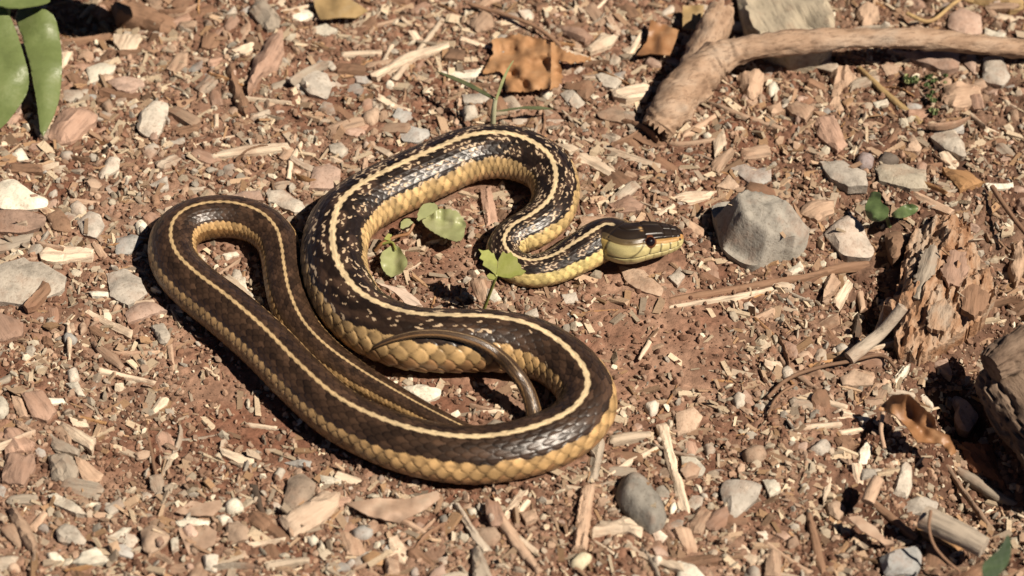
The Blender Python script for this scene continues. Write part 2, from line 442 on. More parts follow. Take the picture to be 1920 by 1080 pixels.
# ------------------------------------------------------------------ the snake
# back stripe points seen in the photograph: px, py, half width px, extra height mm, lean away from the camera
ST = [(1140, 420, 42, 3.0, 0), (1090, 447, 40, 1.6, 0), (1040, 477, 35, .6, 0), (993, 487, 33, 0.2, 0), (957, 473, 33, 0.2, 0), (945, 450, 34, .3, 0), (960, 423, 37, .4, 0),
      (1000, 399, 42, 0, 0), (1030, 372, 44, 0, 0), (1042, 338, 45, 0, 0), (1040, 312, 47, 0, 0), (1027, 287, 49, 0, 0), (990, 261, 52, 0, 0), (940, 248, 54, 0, 0), (881, 253, 55, 0, 0),
      (807, 282, 57, 0, 0), (733, 315, 58, 0, 0), (673, 347, 60, 0, 0), (638, 380, 62, 0, 0), (624, 427, 63, 0, 0), (627, 472, 63, 0, 0), (644, 511, 63, 0, 0.06), (668, 541, 63, 0, .12),
      (707, 566, 64, 0, .18), (773, 586, 65, 0, .22), (840, 590, 65, 0, .22), (923, 593, 63, 0, .18), (990, 607, 60, 0, .12), (1040, 633, 57, 0, .06), (1077, 665, 56, 0, 0), (1097, 694, 56, 0, 0), (1101, 726, 57, 0, 0),
      (1078, 762, 57, 0, 0), (1023, 792, 58, 0, 0), (949, 812, 58, 0, 0), (875, 818, 58, 0, 0), (782, 805, 57, 0, 0), (708, 781, 55, 0, 0), (634, 744, 53, 0, 0), (560, 680, 52, 0, 0), (493, 612, 52, 0, 0),
      (427, 555, 51, 0, 0), (365, 508, 49, 0, 0), (331, 473, 47, 0, 0), (320, 440, 46, 0, 0), (327, 410, 45, 0, 0), (353, 389, 44, 0, 0), (393, 379, 43, 0, 0), (440, 380, 42, 0, 0), (487, 396, 41, 0, 0),
      (516, 424, 40, 0, 0), (527, 457, 40, 0, 0), (533, 500, 40, 0, 0), (543, 547, 39, 0, 0), (567, 599, 37, 0, 0), (605, 641, 35, 0, 0), (664, 685, 31, 0, 0), (742, 732, 26, 0, 0), (815, 772, 22, 0, 0), (878, 802, 19, 0, 0)]
BF = 0.93
def centre_from_stripe(px, py, r, lift, lean):
    p = at(px, py, .012); 
    for _ in range(4):
        R = r * mpp(p); g = float(ground_low(p[0], p[1])) * .5
        p = at(px, py, g + 2 * BF * R * (1 - .02 * bool(lean)) + lift * MM - .0006)
    n = np.array([0, lean, 1.0]); n /= np.linalg.norm(n)
    return p - n * BF * R, R, n
ctr = []; rad = []; nrm = []
for a in ST:
    c, R, n = centre_from_stripe(*a); ctr.append(c); rad.append(R); nrm.append(n)
ctr = np.array(ctr); rad = np.array(rad)
for i, a in enumerate(ST):             # leaning directions only across the body
    pass
# head axis in front of the neck (centre points): px, py, z
HEADP = [(1281, 445, 9.5), (1263, 446.5, 9.7), (1235, 449.5, 10.2), (1205, 452.5, 10.6), (1175, 456, 10.6)]
hc = np.array([at(a, b, z * MM) for a, b, z in HEADP])
# tail: hidden stretch behind the front coil, then up and over the middle coil
def on_body(px, py, rt):
    d = ray(px, py); d = d / np.linalg.norm(d)
    for t in np.arange(.75, 1.05, .0004):
        p = CAM + d * t
        k = np.linalg.norm(ctr[20:32] - p, axis=1)
        # distance to the polyline of the middle coil
        best = 9
        for i in range(20, 31):
            a, b = ctr[i], ctr[i + 1]; ab = b - a; u = np.clip((p - a) @ ab / (ab @ ab), 0, 1)
            dd = np.linalg.norm(p - a - u * ab) - (rad[i] + (rad[i + 1] - rad[i]) * u) * .97
            best = min(best, dd)
        if best < rt * .8: return p
    return CAM + d * t
TAIL = [(918, 826, 18, 3.0), (955, 842, 17.5, 2.8), (990, 838, 17, 2.8), (1005, 808, 16.5, 3.4), (1000, 770, 16, 5.5), (988, 732, 15, 9.5), (966, 697, 14, 13.5),
        (938, 668, 13, None), (905, 646, 12, None), (865, 632, 11, None), (820, 625, 10, None), (775, 627, 8.5, None), (735, 637, 7, None), (705, 650, 5, None), (684, 668, 1.6, None)]
tc_, tr_ = [], []
for px, py, r, z in TAIL:
    R = r * (0.90 if z is not None and z < 4 else .80) / FPX
    tc_.append(at(px, py, z * MM) if z is not None else on_body(px, py, R)); tr_.append(R)
CP = np.vstack([hc, ctr, tc_])
CR = np.concatenate([[.0062] * len(hc), rad, tr_])
CN = np.vstack([[[0, 0, 1.0]] * len(hc), nrm, [[0, 0, 1.0]] * len(tc_)])
def spline(P, sub=24):
    k = np.concatenate([[0], np.cumsum(np.linalg.norm(np.diff(P[:, :3], axis=0), axis=1) ** .5)])
    out = []
    n = len(P)
    for i in range(n - 1):
        p0 = P[i - 1] if i else 2 * P[0] - P[1]; p3 = P[i + 2] if i + 2 < n else 2 * P[-1] - P[-2]
        p1, p2 = P[i], P[i + 1]
        t0 = (k[i - 1] if i else k[0] - (k[1] - k[0])); t1, t2 = k[i], k[i + 1]; t3 = (k[i + 2] if i + 2 < n else k[-1] + (k[-1] - k[-2]))
        t = np.linspace(t1, t2, sub, endpoint=False)[:, None]
        A1 = (t1 - t) / (t1 - t0) * p0 + (t - t0) / (t1 - t0) * p1; A2 = (t2 - t) / (t2 - t1) * p1 + (t - t1) / (t2 - t1) * p2
        A3 = (t3 - t) / (t3 - t2) * p2 + (t - t2) / (t3 - t2) * p3
        B1 = (t2 - t) / (t2 - t0) * A1 + (t - t0) / (t2 - t0) * A2; B2 = (t3 - t) / (t3 - t1) * A2 + (t - t1) / (t3 - t1) * A3
        out.append((t2 - t) / (t2 - t1) * B1 + (t - t1) / (t2 - t1) * B2)
    out.append(P[-1:])
    return np.vstack(out)
path = spline(np.column_stack([CP, CR, CN]))
for _ in range(6): path[1:-1] = .5 * path[1:-1] + .25 * (path[2:] + path[:-2])
sl_ = np.concatenate([[0], np.cumsum(np.linalg.norm(np.diff(path[:, :3], axis=0), axis=1))])
LEN = sl_[-1]
ds_body = .00032; HEADL = float(np.linalg.norm(hc[0] - ctr[0]))
s_arr = np.concatenate([np.linspace(0, 1, 26)[:-1] ** 2 * .004, np.arange(.004, HEADL + .004, .00022), np.arange(HEADL + .004, LEN - .003, ds_body), np.linspace(LEN - .003, LEN, 10)])
I = np.column_stack([np.interp(s_arr, sl_, path[:, j]) for j in range(7)])
C = I[:, :3]; Rr = I[:, 3]; N0 = I[:, 4:]
Tn = np.gradient(C, s_arr, axis=0); Tn /= np.linalg.norm(Tn, axis=1)[:, None]
Nn = N0 - (N0 * Tn).sum(1)[:, None] * Tn; Nn /= np.linalg.norm(Nn, axis=1)[:, None]
Bn = np.cross(Tn, Nn)
# head outline: distance behind the snout (fraction of the head length), half width mm, half height mm
ht = s_arr / HEADL
HA = np.interp(ht, [0, .012, .04, .10, .2, .3, .42, .55, .7, .82, .95, 1.1, 1.3, 1.6], [.0, 1.6, 2.7, 3.65, 4.5, 5.05, 5.5, 6.0, 6.5, 6.7, 6.65, 6.5, 6.4, 6.4])
HB = np.interp(ht, [0, .012, .04, .10, .2, .3, .42, .55, .7, .82, .95, 1.1, 1.3, 1.6], [.0, 1.8, 2.9, 3.7, 4.3, 4.75, 5.15, 5.45, 5.75, 5.95, 6.1, 6.2, 6.3, 6.3])
kk = sstep(1.0, 1.5, ht)
a_ = HA * MM * (1 - kk) + Rr * kk; b_ = HB * MM * (1 - kk) + Rr * BF * kk
for arr in (a_, b_):
    sm = arr.copy()
    for _ in range(6):
        sm[1:-1] = .5 * sm[1:-1] + .25 * (sm[2:] + sm[:-2]); 
    sel = ht < 1.7; sel[:14] = False; arr[sel] = sm[sel]
NA = 176
# finer rows on the sides and back, coarser below
th_half = np.concatenate([np.linspace(0, 140, 80, endpoint=False), np.linspace(140, 180, 9)[:-1]])
th = np.radians(np.concatenate([th_half, [180], -th_half[1:][::-1]]))
NA = len(th)
TH, SI = np.meshgrid(th, np.arange(len(s_arr)))
absd = np.degrees(np.abs(TH)); sgn = np.where(TH >= 0, 1, -1)
ROWC = [0, 11, 20.5, 30, 39.5, 49, 63, 83, 106, 129]
rho = np.interp(absd, ROWC + [180], list(range(10)) + [12])
def S_of(px, py):                        # distance along the body of the back stripe nearest a pixel
    q = to_px(C + Nn * Rr[:, None]); return float(s_arr[np.argmin(((q - np.array([px, py])) ** 2).sum(1) + 1e9 * (s_arr > LEN * .86))])
sA, sB, sC, sD = S_of(638, 380), S_of(840, 590), S_of(875, 818), S_of(560, 680)
Lfac = np.interp(s_arr, [0, sA, S_of(690, 556), sB, sC, S_of(634, 744), sD + .03, LEN], [.34, .34, .40, .46, .47, .44, .36, .42])
Lfac = np.where(s_arr > LEN * .84, .42 + .5 * sstep(LEN * .84, LEN * .92, s_arr), Lfac)
Lsc = np.clip(Lfac * np.clip(Rr, .0012, None), .0013, None)
Lsc[ht < 1.5] = np.clip(Lsc[ht < 1.5], .0022, None)
phi = np.concatenate([[0], np.cumsum(np.diff(s_arr) / (.5 * (Lsc[1:] + Lsc[:-1])))])
PH = phi[:, None] + 0 * TH
def lattice(ph, rr):
    """Overlapping rounded scales: of those that cover a point the one set farthest forward shows."""
    sh = ph.shape
    top = np.full(sh, -9.0); be = np.ones(sh); bi = np.zeros(sh); bj = np.zeros(sh); bdu = np.zeros(sh); bdp = np.zeros(sh)
    r0 = np.floor(rr)
    for j in (r0, r0 + 1):
        off = .5 * np.mod(j, 2); i0 = np.round(ph - off); du = rr - j
        for k in (-1, 0, 1):
            i = i0 + k; dp = ph - off - i
            e = (dp / .74) ** 2 + (du / .90) ** 2
            m = (e < 1) & (dp > top)
            top = np.where(m, dp, top); be = np.where(m, e, be); bi = np.where(m, i, bi); bj = np.where(m, j, bj); bdu = np.where(m, du, bdu); bdp = np.where(m, dp, bdp)
    return be, bdp, bi, bj, bdu
d, dp, ci, cj, du = lattice(PH, rho)
hsh = _h(ci + 13 * (sgn > 0), cj * 3.7 + 1.3, 41); hsh2 = _h(ci * 1.7 + 5 * (sgn > 0), cj, 43)
headF = sstep(.98, 1.3, ht)[:, None]
lateral = sstep(5, 6.2, rho)
ven = sstep(8.9, 9.3, rho)
prof = np.clip(1 - d ** 4, 0, 1) ** .7 * (.35 + .65 * np.clip((dp + .55) / 1.2, 0, 1))
amp = Lsc[:, None] * (.060 + .075 * lateral)
disp = amp * (prof - .6) * (1 - ven)
disp += Rr[:, None] * .012 * np.exp(-(du / .12) ** 2) * np.clip(1 - d, 0, 1) * (1 - lateral)      # keels
vp = np.mod(PH, 1.0)
disp += ven * Rr[:, None] * .05 * (vp - .5)
disp *= headF
# head relief: mouth line, lip plates, brow
HT = ht[:, None] + 0 * TH
onhead = 1 - headF
mouth_th = np.interp(HT, [0, .08, .3, .6, .85, 1], [82, 88, 90, 90, 92, 98])
mouth = np.exp(-((absd - mouth_th) / 2.2) ** 2) * (HT < .86)
lip_top = np.interp(HT, [0, .1, .2, .34, .46, .6, .8, .95, 1.1], [54, 58, 58, 56, 54, 48, 46, 48, 50])
sut = np.zeros_like(HT)
for t0, sl0 in ((.12, .00), (.25, .0), (.38, -.01), (.52, -.02), (.69, -.06), (.88, -.02)):
    tt = t0 - sl0 * (absd - 72) / 20
    sut = np.maximum(sut, np.exp(-((HT - tt) / .011) ** 2))
sut *= (absd > lip_top) & (absd < mouth_th + 1) & (HT < .9)
sut2 = np.zeros_like(HT)
for t0 in (.09, .17, .26, .36, .47, .60, .74):
    sut2 = np.maximum(sut2, np.exp(-((HT - t0) / .009) ** 2))
sut2 *= (absd > mouth_th) & (absd < 128) & (HT < .9)
plate = np.zeros_like(HT)                      # joints between the shields on the crown
for t0 in (.10, .19, .31, .56, .86):
    plate = np.maximum(plate, np.exp(-((HT - t0 - .0006 * absd) / .008) ** 2) * (absd < 42))
plate = np.maximum(plate, np.exp(-(absd / 2.5) ** 2) * (((HT > .10) & (HT < .31)) | ((HT > .56) & (HT < .88))))
plate = np.maximum(plate, np.exp(-((absd - 21) / 2.0) ** 2) * ((HT > .31) & (HT < .56)))
brow = np.exp(-((absd - 33) / 6.0) ** 2) * np.exp(-((HT - .42) / .22) ** 2)
lore = np.exp(-((absd - 48) / 8.0) ** 2) * np.exp(-((HT - .27) / .14) ** 2)
temple = np.zeros_like(HT)
for t0 in (.62, .76, .90):
    temple = np.maximum(temple, np.exp(-((HT - t0) / .009) ** 2) * (absd > 40) & (absd < lip_top)) if False else np.maximum(temple, np.exp(-((HT - t0 - .002 * (absd - 48)) / .009) ** 2) * ((absd > 38) & (absd < lip_top)))
temple = np.maximum(temple, np.exp(-((absd - lip_top) / 1.8) ** 2) * (HT > .1) * (HT < .95))
hd = -.00035 * mouth - .00016 * sut - .00012 * sut2 - .00026 * plate - .00022 * temple + .0005 * brow - .00045 * lore
disp += onhead * hd
# cross section: rounder above, flatter underside; box-like on the head
ct, st_ = np.cos(TH), np.sin(TH)
ex = 2.0 + .22 * onhead
rr_ = (np.abs(ct) ** ex + np.abs(st_) ** ex) ** (-1 / ex)
zz = ct * rr_; xx = st_ * rr_
zz = np.where(zz < 0, zz * (1 - .08 * (1 - onhead) - .10 * onhead), zz)
zz = np.where(zz > 0, zz * (1 - .08 * onhead), zz)
outd = np.stack([zz * 0], 0)
A = a_[:, None]; Bq = b_[:, None]
nl = np.sqrt((xx / np.maximum(A, 1e-5)) ** 2 + (zz / np.maximum(Bq, 1e-5)) ** 2); nx2 = xx / np.maximum(A, 1e-5) / np.maximum(nl, 1e-6); nz2 = zz / np.maximum(Bq, 1e-5) / np.maximum(nl, 1e-6)
lx = xx * A + nx2 * disp; lz = zz * Bq + nz2 * disp
VS = C[:, None, :] + Bn[:, None, :] * lx[..., None] + Nn[:, None, :] * lz[..., None]
# colours of the skin
fS = (s_arr / LEN)[:, None] + 0 * TH
s_mm = s_arr[:, None] * 1000 + 0 * TH
front = 1 - sstep(sA, (sB + sC) / 2, s_arr)[:, None]
hind = sstep(sC, sD, s_arr)[:, None]
neck = 1 - sstep(HEADL * 1.6, HEADL * 4.5, s_arr)[:, None]
def c3(a, b, t): return np.array(a) * (1 - t[..., None]) + np.array(b) * t[..., None]
one = np.ones_like(TH)
colr = c3((.025, .0145, .0095), (.043, .0240, .0140), (1 - front) * one) * (.6 + .8 * hsh)[..., None]
chk = np.sin(PH * 3.1416 / 2.6 + 1.2 * sgn) * np.sin(rho * 3.1416 / 2.7 + .4) + 1.3 * vnoise(PH / 2.0, rho / 1.5 * sgn, 51)
light = sstep(-.15, .35, chk) * (1 - .75 * (1 - front)) + .35 * (1 - front)
colr = colr * (.45 + .95 * light)[..., None]
colr = colr * (1 - (1 - front) * (.55 * np.clip((d - .55) / .35, 0, 1) - .55 * (hsh2 - .5)))[..., None]
fside = _h(ci * 2.3 + 7 * (sgn > 0), cj + 17 * (du > 0), 47)
fsz = .6 + .7 * _h(ci * 1.3 + 3 * (sgn > 0), cj + 11 * (du > 0), 48)
fl = ((np.abs(np.abs(du) - .58) / (.40 * fsz)) ** 2 + ((dp + .02) / (.40 * fsz)) ** 2 < 1) & (fside < (.22 + .62 * light) * front) & (cj > .5) & (cj < 5.8) & (s_arr[:, None] > HEADL * 1.2)
colr = np.where(fl[..., None], c3((.28, .19, .115), (.52, .40, .265), np.clip(fsz - .45, 0, 1)), colr)
sw = .50 * (1 - hind) + .37 * hind
strp = rho + .22 * np.sin(PH * 6.283) * .5 < sw
sc = c3((.55, .43, .26), (.40, .285, .15), hind * one)
sK = 1 - sstep(.78, 1.12, (rho + .10 * np.sin(PH * 6.283)) / sw)
colr = colr * (1 - sK)[..., None] + sc * (.72 + .4 * hsh)[..., None] * sK[..., None]
gold = c3((.375, .255, .128), (.42, .31, .165), np.clip(front * .7 + 0 * one, 0, 1))
gold = gold * (1 - neck * one)[..., None] + np.array([.55, .47, .22]) * (neck * one)[..., None]
low = gold * np.array([.68, .55, .50])
lowh = np.array([.17, .092, .036]) + 0 * gold
low = low * (1 - hind * one)[..., None] + lowh * (hind * one)[..., None]
goldh = gold * (1 + .04 * hind * one)[..., None] * np.array([1.02, .96, .86])
sideC = np.where(np.where(hind * one > .5, rho + .12 * np.sin(PH * 6.283) < 6.75, cj < 7.5)[..., None], goldh, low)
sideC = sideC * (.66 + .52 * hsh)[..., None] * (1 + .5 * vnoise(PH * 2.5, rho * 2.5 * sgn, 57))[..., None]
grad = .36 + .74 * sstep(-.34, .30, dp); gk = np.clip(.45 * neck + .70 * hind, 0, 1); grad = grad * (1 - gk) + .92 * gk
sideC = sideC * grad[..., None]
gap = np.clip((d - .74) / .20, 0, 1) * (1 - .35 * neck)
sideC = sideC * (1 - .42 * gap)[..., None]
spot = (hind * one < .5) & (hsh2 > .70) & (dp < -.22) & (cj < 8.5) & (neck * one < .6)
sideC = np.where(spot[..., None], sideC * .25, sideC)
isside = rho + .14 * np.sin(PH * 6.283) + .7 * vnoise(PH / 1.3, 0 * PH + 3 * sgn, 58) * (1 - .6 * hind) > 5.55
colr = np.where(isside[..., None], sideC, colr)
venC = c3((.50, .40, .20), (.30, .20, .09), hind * one) * (1 - .5 * (vp < .1))[..., None]
colr = colr * (1 - ven)[..., None] + venC * ven[..., None]
tailF = sstep(LEN * .86, LEN * .90, s_arr)[:, None] * one
tcol = np.where((rho < .55)[..., None], np.array([.22, .15, .085]), np.array([.062, .038, .022])) * (1 - .7 * np.clip((d - .6) / .3, 0, 1))[..., None] * (.75 + .5 * hsh)[..., None]
tcol = np.where(((rho > 5) & (rho < 6.6))[..., None], np.array([.16, .09, .04]), tcol)
colr = colr * (1 - tailF)[..., None] + tcol * tailF[..., None]
# head colours
crown = np.array([.015, .0095, .006]) * (.75 + .5 * vnoise(HT * 14, absd / 11, 61)[..., None] + .3)
hcol = crown + 0 * colr
tmp = np.array([.075, .052, .026]) + 0 * colr
hcol = np.where(((absd > 30) & (absd < lip_top) & (HT > .62))[..., None], tmp * (.6 + .7 * vnoise(HT * 9, absd / 12, 62) + .3)[..., None], hcol)
lorC = np.array([.34, .20, .07])
hcol = np.where(((absd > 40) & (absd < lip_top + 2) & (HT < .46))[..., None], lorC, hcol)
hcol = np.where(((absd > 25) & (HT < .07))[..., None], np.array([.36, .19, .065]), hcol)
lip = np.array([.50, .43, .20])
lipm = absd >= lip_top
hcol = np.where(lipm[..., None], lip * (.86 + .35 * vnoise(HT * 20, absd / 9, 63) - .22 * np.exp(-((absd - lip_top) / 6) ** 2) - .10 * (HT > .7))[..., None], hcol)
jawc = (HT > .86) & (absd > lip_top) & (absd < 86)
hcol = np.where(jawc[..., None], np.array([.42, .29, .09]), hcol)
lb_ = sstep(-9, 1, absd - lip_top) * (1 - sstep(0, 3, absd - lip_top)) * (HT > .58)
hcol = hcol * (1 - .6 * lb_)[..., None] + np.array([.22, .155, .065]) * (.6 * lb_)[..., None]
dk = np.clip(1.0 * sut + .35 * sut2 + .55 * mouth, 0, 1)
hcol = hcol * (1 - dk * .9)[..., None] + np.array([.03, .02, .012]) * (dk * .9)[..., None]
spotp = np.exp(-((absd - 5) / 3.5) ** 2 - ((HT - .60) / .02) ** 2)
hcol = hcol * (1 - spotp)[..., None] + np.array([.40, .24, .09]) * spotp[..., None]
hm = (1 - sstep(.97, 1.04, HT + .10 * vnoise(HT * 16, absd / 7, 64) + .10 * (absd < 50) * (1 - absd / 50) - .03))
hmL = 1 - sstep(.86, 1.10, HT + .16 * vnoise(HT * 22, absd / 5, 65))
hm = np.where(absd > 50, hmL, hm)
colr = colr * (1 - hm)[..., None] + hcol * hm[..., None]
ns = len(s_arr)
q0 = (np.arange(ns - 1)[:, None] * NA + np.arange(NA)).ravel(); q1 = (np.arange(ns - 1)[:, None] * NA + (np.arange(NA) + 1) % NA).ravel()
FS = np.stack([q0, q0 + NA, q1 + NA, q1], 1)
snake = link('snake', mesh_np('snake', VS.reshape(-1, 3), FS, np.clip(colr, 0, 1).reshape(-1, 3)), M_SNAKE)
tag(snake, 'dark garter snake with cream back stripe and golden scaled sides coiled on the soil', 'snake')
print('snake length mm', LEN * 1000, 'head', HEADL * 1000, 'verts', ns * NA)
# eyes and nostrils
def blob(name, loc, r, mat, parent, scl=(1, 1, 1), rot=None, nu=40, nv=24):
    u = np.linspace(0, 2 * np.pi, nu, endpoint=False); v = np.linspace(0, np.pi, nv)
    U, Vv = np.meshgrid(u, v)
    P = np.stack([np.cos(U) * np.sin(Vv) * scl[0], np.sin(U) * np.sin(Vv) * scl[1], np.cos(Vv) * scl[2]], -1).reshape(-1, 3) * r
    k = (np.arange(nv - 1)[:, None] * nu + np.arange(nu)).ravel(); k2 = (np.arange(nv - 1)[:, None] * nu + (np.arange(nu) + 1) % nu).ravel()
    o = link(name, mesh_np(name, P, np.stack([k, k + nu, k2 + nu, k2], 1)), mat, parent)
    o.location = loc
    if rot is not None: o.rotation_euler = rot
    return o
m, n, l, b = mat_new('eye'); b.inputs['Base Color'].default_value = (.006, .003, .003, 1); b.inputs['Roughness'].default_value = .08; M_EYE = m
m, n, l, b = mat_new('iris'); b.inputs['Base Color'].default_value = (.10, .036, .014, 1); b.inputs['Roughness'].default_value = .15; M_IRIS = m
m, n, l, b = mat_new('nostril'); b.inputs['Base Color'].default_value = (.015, .01, .008, 1); M_NOS = m
def head_point(t, deg, side):
    i = int(np.argmin(np.abs(ht - t))); j = int(np.argmin(np.abs(np.degrees(th) - side * deg)))
    p = VS[i, j]; nn = Bn[i] * math.sin(math.radians(side * deg)) + Nn[i] * math.cos(math.radians(deg))
    return p, nn / np.linalg.norm(nn)
EYE_NEAR = 1 if head_point(.5, 45, 1)[0][1] < head_point(.5, 45, -1)[0][1] else -1
for side in (1, -1):
    p, nn = head_point(.52, 43, side)
    q = Vector(nn).to_track_quat('Z', 'Y').to_euler()
    e = blob('eye', p - nn * (.00155 if side == EYE_NEAR else .0020), .0023, M_IRIS, snake, rot=q)
    pp = blob('pupil', (0, 0, .00062), .00184, M_EYE, e)
    p, nn = head_point(.085, 53, side)
    blob('nostril', p - nn * .00018, .00042, M_NOS, snake)

# footprint of the snake: nothing is strewn there
snk = C[::4]; snr = np.maximum(a_, .001)[::4]; low_ok = C[::4, 2] < .016
def snake_gap(x, y):
    return float(np.min(np.hypot(snk[:, 0] - x, snk[:, 1] - y)[low_ok] - snr[low_ok]))
SNK = np.zeros((HNY, HNX), bool)
for c_, r_, ok in zip(snk[::2], snr[::2], low_ok[::2]):
    if not ok: continue
    ws = window(c_[:2] - r_, c_[:2] + r_)
    SNK[ws] |= np.hypot(_gx[ws] - c_[0], _gy[ws] - c_[1]) < r_ * .82
#@@LITTER
# ------------------------------------------------------------------ traced litter
# (x offset, y offset) of the photo windows the outlines were read in, three window pixels to one photo pixel
WIN = {1: (0, 0), 2: (640, 0), 3: (1280, 0), 4: (0, 360), 5: (1280, 360), 6: (0, 720), 7: (640, 720), 8: (1280, 720), 9: (640, 360)}
